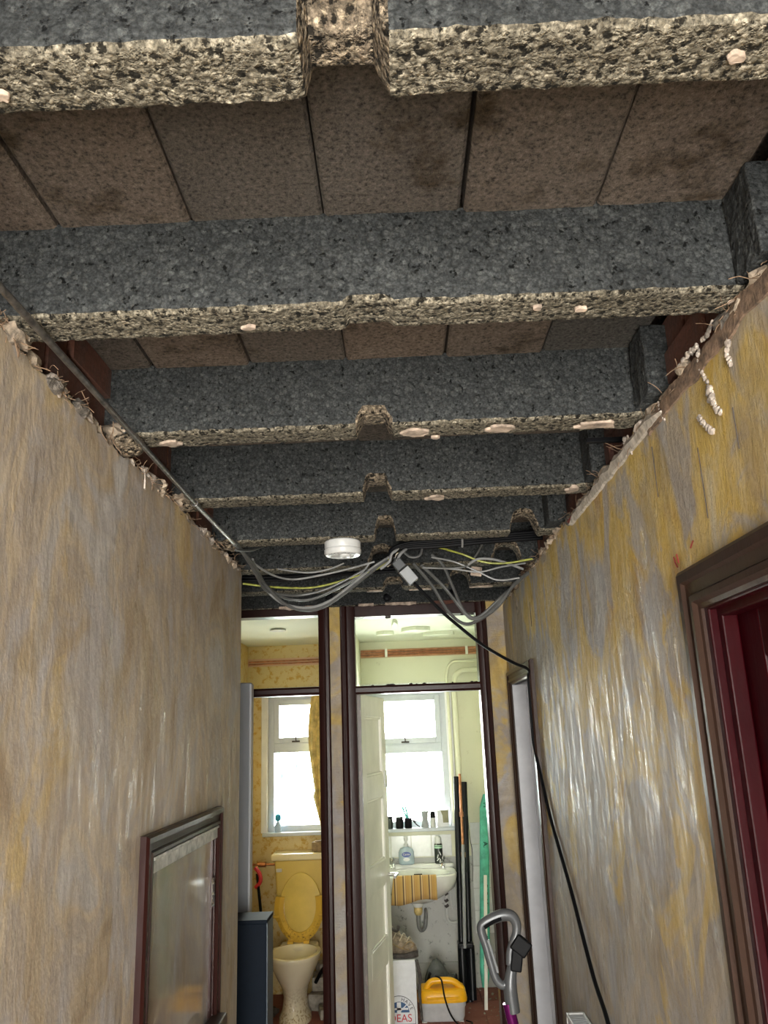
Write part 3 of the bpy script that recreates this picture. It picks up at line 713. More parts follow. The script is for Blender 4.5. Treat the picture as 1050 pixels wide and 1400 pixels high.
b = bx((XLc+.0, 2.50, .955), (XLc+.045, 2.67, .985)); b.build('ledge', M_FRAMEB, cb, bevel=.004)

# ------------------------------------------------------------------ bathroom and toilet shell
YB = 6.40
fb = bpy.data.objects['floor_bathroom']
tq = bx((-.0735, -.0735, 0), (.0735, .0735, .008)); bmesh.ops.bevel(tq.bm, geom=tq.bm.edges[:], offset=.002, segments=1, affect='EDGES'); FT = bpy.data.meshes.new('floor_tile'); tq.bm.to_mesh(FT); tq.bm.free(); FT.materials.append(M_FLOORB)
for i in range(7):
    for j in range(6):
        o = bpy.data.objects.new('floor_tile', FT); COL.objects.link(o); o.parent = fb; o.location = (-.21+.15*i, 5.55+.15*j, .001+random.uniform(0, .002)); o.rotation_euler = (random.uniform(-.01, .01), random.uniform(-.01, .01), 0)
dbr = B()
for i in range(40): dbr.lump((random.uniform(.36, .70), random.uniform(5.4, 6.3), .012), random.uniform(.003, .011), i, 1, (1, 1, .6))
dbr.build('floor_grit', M_STONE, fb, kind='stuff')
W1 = (-1.035, -.60, 1.075, 2.085); W2 = (-.30, .345, 1.075, 2.085)
def backwall(x0, x1, w, mat, mlow, name, zsplit=.87):
    b = B(); b.mi = 0
    b.box((x0, YB, w[3]), (x1, YB+.12, 2.5)); b.box((x0, YB, zsplit), (w[0], YB+.12, w[3])); b.box((w[1], YB, zsplit), (x1, YB+.12, w[3])); b.box((w[0], YB, zsplit), (w[1], YB+.12, w[2]))
    b.mi = 1; b.box((x0, YB, 0), (x1, YB+.12, zsplit)); return b.build(name, [mat, mlow], kind='structure')
wbt = backwall(-1.19, -.33, W1, M_TOIL, M_TOIL, 'wall_toilet_back'); wbb = backwall(-.33, .80, W2, M_BATH, M_BATHLOW, 'wall_bathroom_back')
bx((.78, 4.25, 0), (.88, 6.5, 2.5)).build('wall_bathroom_right', M_BATH, kind='structure')
bx((-1.29, 4.25, 0), (-1.19, 6.5, 2.5)).build('wall_toilet_left', M_TOIL, kind='structure')
bx((-.37, 4.25, 0), (-.31, 6.4, 2.5)).build('wall_partition', [M_TOIL], kind='structure')
bx((-.309, 4.25, 0), (-.305, 6.4, 2.46)).build('wall_partition_bathroom', M_BATH, kind='structure')
cb2 = bx((-1.29, 4.25, 2.46), (.88, 6.52, 2.56)).build('ceiling_bathroom', M_CEILB, kind='structure')
b = B()  # peeling ceiling paint
for i, (x, y, w, l) in enumerate(((.12, 5.6, .22, .10), (.30, 5.9, .30, .08), (-.10, 5.75, .14, .06), (-.02, 5.3, .05, .25), (.45, 5.5, .2, .07))):
    n = 16; ring = [(x+math.cos(2*math.pi*k/n)*w*(.6+.5*abs(nz(k*.9, i, 1)))*.6, y+math.sin(2*math.pi*k/n)*l*(.6+.6*abs(nz(k*.8, i, 2)))) for k in range(n)]
    b.prism(ring, 'z', 2.436, 2.462)
    for v in b.bm.verts[-2*n:] if False else []: pass
b.build('peeling_paint', M_CEILB, cb2, bevel=.002)

def window(name, w, mull, parts, frost=True):
    o = thing(name, None, None, (w[0], YB, w[2]), kind='structure'); x0, x1, z0, z1 = w; y0, y1 = YB+.035, YB+.095
    def fr(nm, a, b_, c_, d_, t, ya, yb):
        q = B()
        q.box((a, ya, c_), (a+t, yb, d_)); q.box((b_-t, ya, c_), (b_, yb, d_)); q.box((a+t, ya, c_), (b_-t, yb, c_+t)); q.box((a+t, ya, d_-t), (b_-t, yb, d_)); return q.build(nm, M_UPVC, o, bevel=.004)
    fr('outer_frame', x0, x1, z0, z1, .045, y0, y1)
    bx((x0+.045, y0, mull-.035), (x1-.045, y1, mull+.035)).build('transom_bar', M_UPVC, o, bevel=.004)
    fr('opening_casement', x0+.045, x1-.045, mull+.035, z1-.045, .042, y0-.014, y1-.01)
    bx((x0+.045, y0+.025, z0+.045), (x1-.045, y0+.031, mull-.035)).build('lower_pane', M_FROST, o)
    bx((x0+.087, y0+.02, mull+.077), (x1-.087, y0+.026, z1-.087)).build('upper_pane', M_GLASS, o)
    q = B(); xm = (x0+x1)/2+.0; q.tube([(xm, y0-.02, mull+.05), (xm-.006, y0-.03, mull+.16)], .004, 6, 0); q.box((xm-.03, y0-.03, mull+.040), (xm+.03, y0-.014, mull+.052)); q.build('stay_handle', M_SHOED, o)
    bx((x0-.03, YB-.05, z0-.022), (x1+.03, y0+.01, z0+.004)).build('sill_board', M_UPVC, o, bevel=.005)
    # painted casing round the reveal
    q = B(); q.box((x0-.045, YB-.016, z0), (x0+.002, YB+.001, z1+.045)); q.box((x1-.002, YB-.016, z0), (x1+.045, YB+.001, z1+.045)); q.box((x0+.002, YB-.016, z1-.002), (x1-.002, YB+.001, z1+.045)); q.build('casing', M_WGLOSS, o, bevel=.004)
    return o
window('window_1', W1, 1.68, 1); window('window_2', W2, 1.645, 1)
# outside ground and hedge that the lower panes look at: not modelled, only coloured into the glass

# tiles
def tile(x, z, par, w=.148): 
    o = bpy.data.objects.new('tile', TM); COL.objects.link(o); o.parent = par; o.location = (x+.075, YB-.004, z+.075)
b = bx((-.0735, -.004, -.0735), (.0735, .004, .0735)); bmesh.ops.bevel(b.bm, geom=b.bm.edges[:], offset=.0015, segments=1, affect='EDGES'); TM = bpy.data.meshes.new('tile'); b.bm.to_mesh(TM); b.bm.free(); TM.materials.append(M_TILE)
for k in range(4): tile(-.265+.15*k, .875, wbb)
for k in range(2):
    for j in range(5): tile(.475+.15*k, .35+.15*j, wbb)
bx((-.30, YB-.02, .16), (.47, YB, .175)).build('skirting_cap', M_BATHLOW, wbb, bevel=.002)
bx((-.30, YB-.014, 0), (.78, YB, .16)).build('skirting_board', M_BATHLOW, wbb)
# torn paper border at ceiling line and copper pipes
bx((-1.19, YB-.004, 2.30), (-.37, YB+.001, 2.36)).build('paper_border', roomwall('pink_border', (.62, .36, .24), (.66, .46, .32), (.6, .5, .3)), wbt)
def single(name, b, mat, label, cat, group=None, **k): return tag(b.build(name, mat, **k), label, cat, group)
for z, n_ in ((2.335, 'upper'), (2.315, 'lower')):
    single('copper_pipe', B().tube([(-1.18, 6.375, z), (-.38, 6.375, z+.006)], .0055, 8, 0), M_COPPER, n_+' of two thin copper pipes along the toilet back wall', 'pipe', smooth=True)
for z, n_ in ((2.385, 'topmost'), (2.366, 'middle'), (2.348, 'lowest')):
    single('copper_pipe', B().tube([(-.30, 6.372, z), (.77, 6.372, z)], .0075, 8, 0), M_COPPER, n_+' of three copper pipes high on the bathroom back wall', 'pipe', smooth=True)
bx((-.30, YB-.010, 2.335), (.78, YB, 2.40)).build('bare_strip', roomwall('bare_tan_strip', (.55, .32, .18), (.62, .42, .27), (.7, .6, .45)), wbb)
for x in (-.10, .53): bx((x-.010, 6.352, 2.335), (x+.010, 6.39, 2.40)).build('pipe_clip', M_DOORP, wbb, bevel=.003)
single('painted_pipe', B().tube([(.415, 6.36, .9), (.415, 6.36, 1.9), (.418, 6.36, 2.12), (.46, 6.36, 2.20), (.56, 6.36, 2.215), (.77, 6.36, 2.215)], .021, 12, 8), M_BATH, 'thicker cream painted pipe rising beside the bathroom window and bending right', 'pipe', smooth=True)
single('painted_pipe', B().tube([(.365, 6.37, 1.1), (.365, 6.37, 2.0), (.368, 6.37, 2.20), (.41, 6.37, 2.275), (.50, 6.37, 2.285), (.77, 6.37, 2.285)], .012, 10, 8), M_BATH, 'thinner cream painted pipe nearest the bathroom window, bending right', 'pipe', smooth=True)

# ------------------------------------------------------------------ conduit, cables, alarm
cn = thing('steel_conduit', 'long thin steel conduit running under the beams along the left wall', 'conduit', (-.535, 1.0, 2.385))
B().tube([(-.547, -.2, 2.388), (-.542, 1.0, 2.387), (-.541, 2.12, 2.384)], .0062, 12, 0).build('conduit_tube', M_STEEL, cn, smooth=True)
B().tube([(-.541, 2.12, 2.384), (-.529, 2.60, 2.383)], .0062, 12, 0).build('conduit_tube', plain('bright_steel', (.42, .41, .40), .3, .85, .3, 60, .2), cn, smooth=True)
B().tube([(-.541, 2.10, 2.384), (-.541, 2.135, 2.384)], .0095, 12, 0).build('coupling', M_STEEL, cn, smooth=True)

al = thing('smoke_alarm', 'white round smoke alarm hanging below the beams', 'smoke alarm', (-.178, 2.70, 2.400))
B().lathe([(.058, 0), (.062, -.004), (.062, -.022), (.0605, -.026)], (-.178, 2.685, 2.400), 40).build('base', M_WPLAS, al, smooth=True)
alc = B().lathe([(.0595, -.026), (.0595, -.029), (.063, -.031), (.063, -.042), (.058, -.049), (.040, -.052), (.038, -.050), (.0, -.050)], (-.178, 2.685, 2.400), 40).build('cover', M_WPLAS, al, smooth=True)
B().lathe([(.020, -.050), (.020, -.055), (.016, -.058), (0, -.058)], (-.170, 2.675, 2.400), 24).build('test_button', M_WPLAS, alc, smooth=True)
b = B()
for k in range(9): a = -1.0+k*.25; b.obox((-.178+math.sin(a)*.048, 2.685-math.cos(a)*.048, 2.3495), (.003, .012, .003), (0, 0, a))
b.build('vent_slots', M_GPLAS, alc)

def cab(pts, r, mat, label, group, name='cable', sq=1):
    return single(name, B().tube(pts, r, 8, 7, squash=sq), mat, label, 'cable', group, smooth=True)
# cables: left loom from the conduit end to the junction, bundle to the right wall, right-hand loops
cab([(-.53, 2.58, 2.383), (-0.526, 2.620, 2.387), (-0.509, 2.800, 2.348), (-0.481, 2.950, 2.302), (-0.422, 3.020, 2.245), (-0.357, 3.050, 2.225), (-0.287, 3.050, 2.231), (-0.202, 3.050, 2.281), (-0.116, 3.050, 2.346), (-0.029, 3.050, 2.408)], 0.0062, M_GREYC, 'lowest dark grey cable of the loop drooping left of the junction box', 'grey cables drooping left of the junction')
cab([(-0.509, 2.800, 2.375), (-0.494, 2.950, 2.308), (-0.436, 3.020, 2.251), (-0.343, 3.050, 2.233), (-0.258, 3.050, 2.255), (-0.173, 3.050, 2.314), (-0.087, 3.050, 2.379), (-0.023, 3.050, 2.417)], 0.0055, M_GREYL, 'light grey cable lying against the lowest loop left of the junction', 'grey cables drooping left of the junction')
cab([(-.53, 2.58, 2.380), (-0.526, 2.620, 2.380), (-0.504, 2.800, 2.356), (-0.489, 2.950, 2.314), (-0.453, 3.000, 2.282), (-0.399, 3.050, 2.266), (-0.314, 3.050, 2.268), (-0.201, 3.050, 2.315), (-0.101, 3.050, 2.368), (-0.029, 3.050, 2.414)], 0.0055, M_GREYC, 'middle dark grey cable of the left loop, above the lowest pair', 'grey cables drooping left of the junction')
cab([(-0.513, 2.750, 2.364), (-0.467, 2.950, 2.349), (-0.398, 3.050, 2.345), (-0.285, 3.050, 2.358), (-0.186, 3.050, 2.377), (-0.080, 3.050, 2.402)], 0.004, M_GREYL, 'thin light grey cable forming the shallowest left loop', 'grey cables drooping left of the junction')
cab([(-0.518, 2.780, 2.363), (-0.504, 2.850, 2.328), (-0.489, 2.950, 2.292), (-0.447, 3.000, 2.282), (-0.370, 3.050, 2.282), (-0.258, 3.050, 2.306), (-0.115, 3.050, 2.374)], 0.005, M_GREYC, 'dark grey cable dropping steeply beside the left wall corner', 'grey cables drooping left of the junction')
cab([(-0.588, 3.040, 2.334), (-0.455, 3.050, 2.316), (-0.314, 3.050, 2.311), (-0.172, 3.050, 2.342), (-0.073, 3.050, 2.373), (-0.014, 3.050, 2.417)], 0.0038, M_GY, 'green and yellow earth cable in the left loop under the beams', 'green and yellow cables')
cab([(-0.529, 2.600, 2.365), (-0.504, 2.700, 2.384), (-0.491, 2.800, 2.414), (-0.478, 2.950, 2.464)], 0.0042, M_GREYC, 'short thin grey cable leaving the conduit end towards the beam', 'loose grey cables')
cab([(-0.447, 3.000, 2.378), (-0.341, 3.050, 2.369), (-0.256, 3.050, 2.380), (-0.199, 3.050, 2.401)], 0.0034, M_GREYL, 'thin grey cable sagging just below the sixth beam left of the junction', 'loose grey cables')
cab([(-0.100, 3.050, 2.397), (-0.121, 3.050, 2.369), (-0.150, 3.050, 2.341)], 0.0034, M_GREYL, 'short pale tail hanging left of the junction', 'loose grey cables')
cab([(-0.749, 3.350, 2.434), (-0.437, 3.350, 2.428), (-0.187, 3.330, 2.440), (-0.002, 3.300, 2.435)], 0.0062, M_BLACK, 'top of three black cables behind the sixth beam left of the junction', 'black cables left of the junction')
cab([(-0.748, 3.350, 2.422), (-0.437, 3.350, 2.416), (-0.187, 3.330, 2.427), (-0.002, 3.300, 2.423)], 0.0062, M_BLACK, 'middle of three black cables behind the sixth beam left of the junction', 'black cables left of the junction')
cab([(-0.748, 3.350, 2.409), (-0.437, 3.350, 2.403), (-0.188, 3.330, 2.414), (-0.003, 3.300, 2.411)], 0.0062, M_BLACK, 'bottom of three black cables behind the sixth beam left of the junction', 'black cables left of the junction')
cab([(-0.019, 3.000, 2.426), (0.001, 3.000, 2.445), (0.058, 3.000, 2.460), (0.170, 3.000, 2.464), (0.339, 3.000, 2.475), (0.581, 3.020, 2.490)], 0.0085, M_BLACK, 'uppermost cable of the black bundle crossing to the right wall', 'black cable bundle')
cab([(-0.019, 3.000, 2.420), (0.001, 3.000, 2.439), (0.058, 3.000, 2.453), (0.170, 3.000, 2.457), (0.338, 3.000, 2.467), (0.580, 3.020, 2.481)], 0.0085, M_BLACK, 'second cable of the black bundle crossing to the right wall', 'black cable bundle')
cab([(-0.019, 3.000, 2.415), (0.001, 3.000, 2.434), (0.057, 3.000, 2.446), (0.169, 3.000, 2.449), (0.337, 3.000, 2.459), (0.579, 3.020, 2.473)], 0.0085, M_BLACK, 'third cable of the black bundle crossing to the right wall', 'black cable bundle')
cab([(-0.020, 3.000, 2.409), (0.001, 3.000, 2.428), (0.057, 3.000, 2.439), (0.169, 3.000, 2.442), (0.337, 3.000, 2.451), (0.579, 3.020, 2.464)], 0.0085, M_BLACK, 'lowest cable of the black bundle crossing to the right wall', 'black cable bundle')
cab([(-0.058, 3.000, 2.362), (-0.023, 3.000, 2.389), (-0.011, 2.990, 2.418), (0.023, 3.000, 2.441)], 0.0055, M_GREYL, 'left of three pale cable tails rising at the junction', 'pale cable tails at the junction')
cab([(-0.032, 3.000, 2.370), (-0.009, 3.000, 2.389), (0.006, 2.990, 2.417), (0.037, 3.000, 2.441)], 0.0055, M_CHROME, 'middle of three pale cable tails rising at the junction', 'pale cable tails at the junction')
cab([(-0.007, 3.000, 2.377), (0.005, 3.000, 2.388), (0.022, 2.990, 2.416), (0.051, 3.000, 2.440)], 0.0055, M_GREYL, 'right of three pale cable tails rising at the junction', 'pale cable tails at the junction')
cab([(0.068, 3.000, 2.380), (0.136, 3.050, 2.302), (0.192, 3.050, 2.201), (0.244, 3.050, 2.152), (0.294, 3.050, 2.155), (0.381, 3.050, 2.208), (0.448, 3.050, 2.289), (0.516, 3.100, 2.345)], 0.0062, M_GREYC, 'outermost grey cable of the big loop drooping right of the junction', 'grey cables right of the junction')
cab([(0.096, 3.000, 2.373), (0.177, 3.050, 2.300), (0.229, 3.050, 2.228), (0.268, 3.050, 2.179), (0.315, 3.050, 2.177), (0.412, 3.050, 2.257), (0.510, 3.100, 2.339)], 0.0062, M_GREYC, 'second grey cable of the big loop drooping right of the junction', 'grey cables right of the junction')
cab([(0.142, 3.050, 2.422), (0.182, 3.050, 2.380), (0.214, 3.050, 2.299), (0.243, 3.050, 2.219), (0.281, 3.050, 2.167), (0.346, 3.050, 2.187), (0.442, 3.050, 2.281), (0.516, 3.100, 2.342)], 0.006, M_GREYC, 'inner grey cable of the big loop right of the junction', 'grey cables right of the junction')
cab([(0.103, 3.000, 2.361), (0.223, 3.050, 2.361), (0.321, 3.050, 2.346), (0.406, 3.050, 2.362), (0.508, 3.100, 2.383)], 0.0034, M_GREYL, 'thin grey cable running level right of the junction', 'grey cables right of the junction')
cab([(0.139, 3.000, 2.400), (0.225, 3.050, 2.390), (0.307, 3.050, 2.352), (0.388, 3.050, 2.312), (0.473, 3.050, 2.317)], 0.0034, M_GREYL, 'thin grey cable slanting down to the right wall', 'grey cables right of the junction')
cab([(0.034, 3.000, 2.424), (0.061, 3.000, 2.403), (0.095, 3.000, 2.410), (0.105, 3.000, 2.450), (0.092, 3.000, 2.470)], 0.0048, M_GREYC, 'small hooked grey cable just right of the junction', 'grey cables right of the junction')
cab([(0.280, 3.050, 2.376), (0.324, 3.050, 2.397), (0.394, 3.050, 2.389), (0.498, 3.100, 2.360)], 0.005, M_GREYL, 'pale grey cable curving over by the right wall', 'grey cables right of the junction')
cab([(0.337, 3.000, 2.449), (0.311, 3.050, 2.409), (0.266, 3.050, 2.368), (0.167, 3.050, 2.366)], 0.0036, M_GREYC, 'thin grey cable hooked up to the black bundle', 'grey cables right of the junction')
cab([(0.255, 3.000, 2.481), (0.258, 2.980, 2.459), (0.258, 3.000, 2.435)], 0.004, M_GREYL, 'short grey tie looped round the black bundle', 'grey cables right of the junction')
cab([(0.136, 3.000, 2.448), (0.255, 3.050, 2.420), (0.337, 3.050, 2.385), (0.421, 3.050, 2.376), (0.529, 3.050, 2.389)], 0.0038, M_GY, 'green and yellow earth cable right of the junction reaching the right wall', 'green and yellow cables')
single('plaster_slab', B().obox((.312, 3.07, 2.352), (.042, .012, .036), (0, .15, 0)), M_PINK, 'pink square of plaster caught among the cables at right', 'plaster', bevel=.003)
jb = thing('junction_box', 'slanted grey plastic cable connector box hanging among the wires', 'junction box', (.04, 3.0, 2.34))
JR = math.radians(52)
B().obox((.014, 2.985, 2.372), (.038, .028, .038), (0, JR, 0)).build('terminal_cap', plain('dark_grey_plastic', (.07, .073, .078), .45, var=.05, bump=0), jb, bevel=.003)
B().obox((.048, 2.985, 2.330), (.066, .032, .042), (0, JR, 0)).build('box_body', M_GPLAS, jb, bevel=.003)
B().obox((.029, 2.985, 2.354), (.004, .034, .044), (0, JR, 0)).build('seam', M_BLACK, jb)
cab([(0.053, 3.000, 2.338), (0.018, 3.000, 2.297), (-0.020, 3.000, 2.265)], 0.0015, M_BLACK, 'hair-thin black wire hanging from the junction box', None)
cab([(.066, 2.985, 2.306), (0.078, 3.000, 2.292), (0.156, 3.000, 2.203), (0.209, 3.020, 2.155), (0.321, 3.100, 2.072), (0.441, 3.200, 2.012), (.515, 3.30, 1.99), (.523, 3.347, 1.965), (.524, 3.352, 1.90), (.524, 3.362, 1.74), (.527, 3.35, 1.67), (.534, 3.29, 1.56), (.537, 3.19, 1.44), (.537, 3.05, 1.34), (.536, 2.90, 1.24), (.536, 2.77, 1.13), (.535, 2.65, 1.04), (.53, 2.50, .98), (.52, 2.40, .90)], .0062, M_BLACK, 'long black cable trailing from the junction box down the right wall', None, 'trailing_cable')

# radiator on the right wall
ra = thing('radiator', 'grey wall radiator with slotted top low on the right wall', 'radiator', (.52, 2.4, .3))
b = B(); b.box((.488, 1.90, .30), (.494, 2.90, .875)); b.box((.533, 1.90, .30), (.539, 2.90, .875)); b.build('panels', M_RAD, ra, bevel=.003)
b = B(); b.box((.486, 1.895, .87), (.491, 2.905, .884)); b.box((.538, 1.895, .87), (.544, 2.905, .884)); b.box((.486, 2.895, .80), (.544, 2.906, .884)); b.box((.486, 1.894, .30), (.544, 1.905, .884)); b.build('casing_rim', M_WPLAS, ra, bevel=.002)
b = B()
for k in range(60): b.box((.491, 1.91+k*.0165, .872), (.538, 1.918+k*.0165, .880))
b.build('top_grille', M_RAD, ra, kind='stuff')
bx((.497, 1.92, .84), (.530, 2.89, .845)).build('convector_core', M_BLACK, ra)

# tall boards standing in the recess
g = thing('grey_board', 'tall plain grey board standing beyond the end of the left wall', 'board', (-.9, 3.78, 0))
bx((-1.12, 3.76, 0), (-.683, 3.80, 2.008)).build('board_face', M_GREYP, g, bevel=.006)
bx((-.690, 3.752, .01), (-.680, 3.806, 2.0)).build('edge_strip', M_RAD, g, bevel=.002)
g = thing('navy_cabinet', 'dark navy cabinet side in front of the tall grey board', 'cabinet', (-.8, 3.55, 0))
bx((-1.15, 3.45, .02), (-.560, 3.60, 1.060)).build('body', M_NAVY, g, bevel=.003)
bx((-1.155, 3.445, 1.060), (-.557, 3.605, 1.074)).build('top_panel', M_NAVY, g, bevel=.002)
bx((-.560, 3.455, .0), (-.556, 3.595, 1.06)).build('side_panel', plain('edge_grey', (.06, .08, .1), .4, bump=0), g)
bx((-1.12, 3.47, 0), (-.58, 3.58, .02)).build('plinth', M_BLACK, g)

# ------------------------------------------------------------------ vacuum
vc = thing('stick_vacuum', 'silver looped vacuum handle on a purple tube standing in the hall', 'vacuum cleaner', (.35, 3.2, 0))
Y = 3.2
B().tube([(.325, Y, .88), (.335, Y, .83), (.36, Y, .70), (.40, Y+.01, .45), (.44, Y+.02, .06)][1:], .0195, 16, 5).build('tube', M_PURP, vc, smooth=True)
B().tube([(.372, Y, .985), (.358, Y, .94), (.349, Y, .90), (.347, Y, .86), (.352, Y, .80)], lambda t: .014+.010*min(1, t*1.6), 16, 5).build('neck', M_SILV, vc, smooth=True)
B().tube([(.352, Y, .905), (.325, Y, .865+.02), (.300, Y, .905), (.285, Y, .955), (.272, Y, 1.01), (.257, Y, 1.062), (.262, Y, 1.083), (.29, Y, 1.098), (.335, Y, 1.112), (.368, Y, 1.108), (.384, Y, 1.085), (.383, Y, 1.055), (.37, Y, 1.025), (.356, Y, .99), (.352, Y, .95)], lambda t: .0125+.005*math.exp(-((t-.58)/.14)**2), 12, 6, squash=1.2).build('loop_handle', M_SILV, vc, smooth=True)
b = B(); b.tube([(.268, Y-.011, 1.076), (.30, Y-.012, 1.094), (.33, Y-.012, 1.104)], .009, 8, 5, squash=.8); b.build('trigger', M_BLACK, vc, smooth=True)
b = B(); b.tube([(.278, Y-.010, 1.035), (.292, Y-.011, .985), (.306, Y-.010, .93)], .008, 8, 5, squash=.6); b.build('grip_inlay', M_GPLAS, vc, smooth=True)
b = B(); b.obox((.394, Y, 1.012), (.062, .05, .055), (0, math.radians(38), 0)); b.obox((.375, Y, .965), (.040, .045, .07), (0, math.radians(10), 0)); b.build('socket', M_BLACK, vc, bevel=.006, seg=3)
b = B(); b.obox((.385, Y-.002, .955), (.014, .03, .018), (0, .5, 0)); b.build('catch', M_GPLAS, vc, bevel=.003)
b = bx((.36, Y-.08, 0), (.56, Y+.12, .06)); b.build('floor_head', M_GPLAS, vc, bevel=.015)

# ------------------------------------------------------------------ toilet room things
to = thing('toilet', 'cream toilet pan with yellow cistern and stained raised seat', 'toilet', (-.77, 5.95, 0))
def ell(cx, cy, rx, ry, z, n=36, egg=.12, tilt=0): return [(cx+rx*math.cos(2*math.pi*k/n)*(1+egg*.5*math.sin(2*math.pi*k/n)), cy+ry*math.sin(2*math.pi*k/n), z+tilt*math.sin(2*math.pi*k/n)) for k in range(n)]
CX = -.762
b = B(); b.loft([ell(CX, 5.86, .105, .17, 0), ell(CX, 5.86, .102, .165, .03), ell(CX, 5.87, .085, .145, .06), ell(CX, 5.87, .075, .135, .14), ell(CX, 5.86, .085, .15, .20), ell(CX, 5.84, .115, .18, .26), ell(CX, 5.83, .150, .205, .33), ell(CX, 5.83, .168, .222, .375), ell(CX, 5.83, .174, .228, .392), ell(CX, 5.83, .172, .226, .402),
    ell(CX, 5.83, .150, .200, .404), ell(CX, 5.83, .143, .190, .392), ell(CX, 5.83, .128, .17, .33), ell(CX, 5.84, .09, .12, .25), ell(CX, 5.85, .05, .07, .22)])
b.build('pan', M_PAN, to, smooth=True)
bx((CX-.13, 6.01, .30), (CX+.13, 6.14, .40)).build('pan_shelf', M_PAN, to, bevel=.02, seg=4)
b = B(); b.box((-.95, 6.19, .52), (-.572, 6.385, .915))
for v in b.bm.verts:
    if v.co.z < .6: v.co.x = CX+(v.co.x-CX)*.88; v.co.y += .01 if v.co.y < 6.3 else 0
b.build('cistern', M_CIST, to, bevel=.02, seg=4)
bx((-.972, 6.175, .908), (-.555, 6.39, .955)).build('cistern_lid', dirty('cistern_lid_plastic', (.80, .70, .42), (.5, .4, .2), .9, .95, .6), to, bevel=.012, seg=3)
cis = [o for o in to.children if o.name.startswith('cistern')][0]
bx((-.935, 6.180, .835), (-.895, 6.192, .858)).build('flush_button', M_WPLAS, cis, bevel=.004)
b = B(); R_ = []
for s_ in (0, 1):
    R_.append([(CX+.003+math.cos(a)*.148*(1-.10*math.sin(a)), 6.13-s_*.013+.02*math.sin(a)*0+.05*(z_), .635+math.sin(a)*.195) for a, z_ in ((2*math.pi*k/40, 0.5+.5*math.sin(2*math.pi*k/40)) for k in range(40))])
b.loft(R_); b.build('lid', plain('yellow_lid_plastic', (.68, .49, .09), .2, var=.06, scale=8, bump=0, coat=.4), to, bevel=.004)
# horseshoe seat, open at the front (top when raised)
b = B(); n = 40; a0, a1 = math.radians(160), math.radians(380); outer = []; inner = []
for k in range(n+1):
    a = a0+(a1-a0)*k/n
    outer.append((CX+.003+math.cos(a)*.178*(1 if math.sin(a) > -.4 else 1-.06), .615+math.sin(a)*.215)); inner.append((CX+.003+math.cos(a)*.112, .625+math.sin(a)*.165))
ringsF = []
for k in range(n+1):
    (xo, zo), (xi, zi) = outer[k], inner[k]; yo = 6.085+.05*(zo-.42)/.4; yi = 6.085+.05*(zi-.42)/.4; xm, zm = (xo+xi)/2, (zo+zi)/2
    ringsF.append([(xo, yo+.012, zo), (xo, yo, zo), (xm, (yo+yi)/2-.014, zm), (xi, yi-.002, zi), (xi, yi+.012, zi)])
b.loft(ringsF); seat_ = b.build('seat', M_SEAT, to, smooth=35)
for x in (-.925, -.605): bx((x-.022, 6.088, .555), (x+.022, 6.104, .573)).build('buffer', M_SEAT, seat_, bevel=.005)
for x in (CX-.055, CX+.055):
    b = B(); b.box((x-.02, 6.03, .402), (x+.02, 6.09, .418)); b.tube([(x-.018, 6.09, .42), (x+.018, 6.09, .42)], .011, 10, 0); b.build('hinge', M_SEAT, seat_, bevel=.002)
b = B(); b.tube([(-1.15, 6.33, .87), (-1.06, 6.31, .872), (-.96, 6.29, .872)], .008, 8, 3); b.tube([(-1.085, 6.31, .872), (-1.03, 6.305, .872)], .018, 10, 0); b.build('inlet_valve', M_COPPER, to, smooth=True)
B().tube([(-.64, 5.98, .18), (-.60, 6.1, .23), (-.52, 6.3, .26)], .012, 8, 3).build('waste_pipe', M_BLACK, to, smooth=True)

pk = thing('paper_pack', 'small brown pack standing on the right end of the cistern', 'pack', (-.64, 6.28, .955)); bx((-.685, 6.24, .956), (-.60, 6.32, 1.02)).build('pack_body', M_BROWNP, pk, bevel=.005)
B().lathe([(.03, 0), (.03, .006)], (-.64, 6.28, 1.02), 12).build('pack_lid', M_BROWNP, pk)
bt = thing('spray_bottle', 'small blue spray bottle on the toilet window sill', 'bottle', (-.95, 6.37, 1.08))
B().lathe([(.022, 0), (.025, .01), (.025, .05), (.012, .07), (.01, .08)], (-.95, 6.38, 1.08), 16).build('bottle_body', M_CLEARB, bt, smooth=True)
B().lathe([(.014, .08), (.02, .095), (.018, .12), (.006, .13)], (-.95, 6.38, 1.08), 12, sx=1.2).build('bottle_cap', M_SKYB, bt, smooth=True)
mp = thing('mop_stick', 'dark mop stick with red ring leaning left of the cistern', 'mop', (-1.0, 6.1, 0))
B().tube([(-1.06, 6.12, .84), (-1.02, 6.08, .55), (-.93, 5.95, .02)], .010, 8, 0).build('stick', M_BLACK, mp, smooth=True)
b = B(); b.tube([(-1.075, 6.115, .88), (-1.04, 6.11, .84), (-1.035, 6.11, .79), (-1.07, 6.11, .75)], .014, 8, 5); b.build('red_ring', M_REDP, mp, smooth=True)
b = B(); b.tube([(-1.035, 6.06, .60), (-1.02, 6.055, .52)], .013, 8, 0); b.build('yellow_band', M_CARD, mp)
B().lump((-.93, 5.93, .03), .05, 2, 2, (1, 1, .6)).build('mop_head', M_SHOED, mp)
for i, (x, y, z, s_) in enumerate(((-.60, 6.1, .05, (.16, .2, .10)), (-.61, 6.15, .145, (.13, .18, .085)), (-.56, 5.9, .03, (.10, .14, .06)), (-.60, 6.2, .22, (.10, .12, .06)))):
    b = B().obox((x, y, z), s_, (0, 0, .2*i-.2)); single('rubble_block', b, M_STONE, ('largest grey rubble block on the floor right of the toilet', 'rubble block lying on the largest one beside the toilet', 'smallest front rubble block beside the toilet', 'topmost rubble block in the heap beside the toilet')[i], 'rubble', 'rubble blocks beside the toilet', bevel=.008)
cu = thing('curtain', 'yellow net curtain gathered at the right of the toilet window', 'curtain', (-.62, 6.36, 1.1))
b = B(); G = []
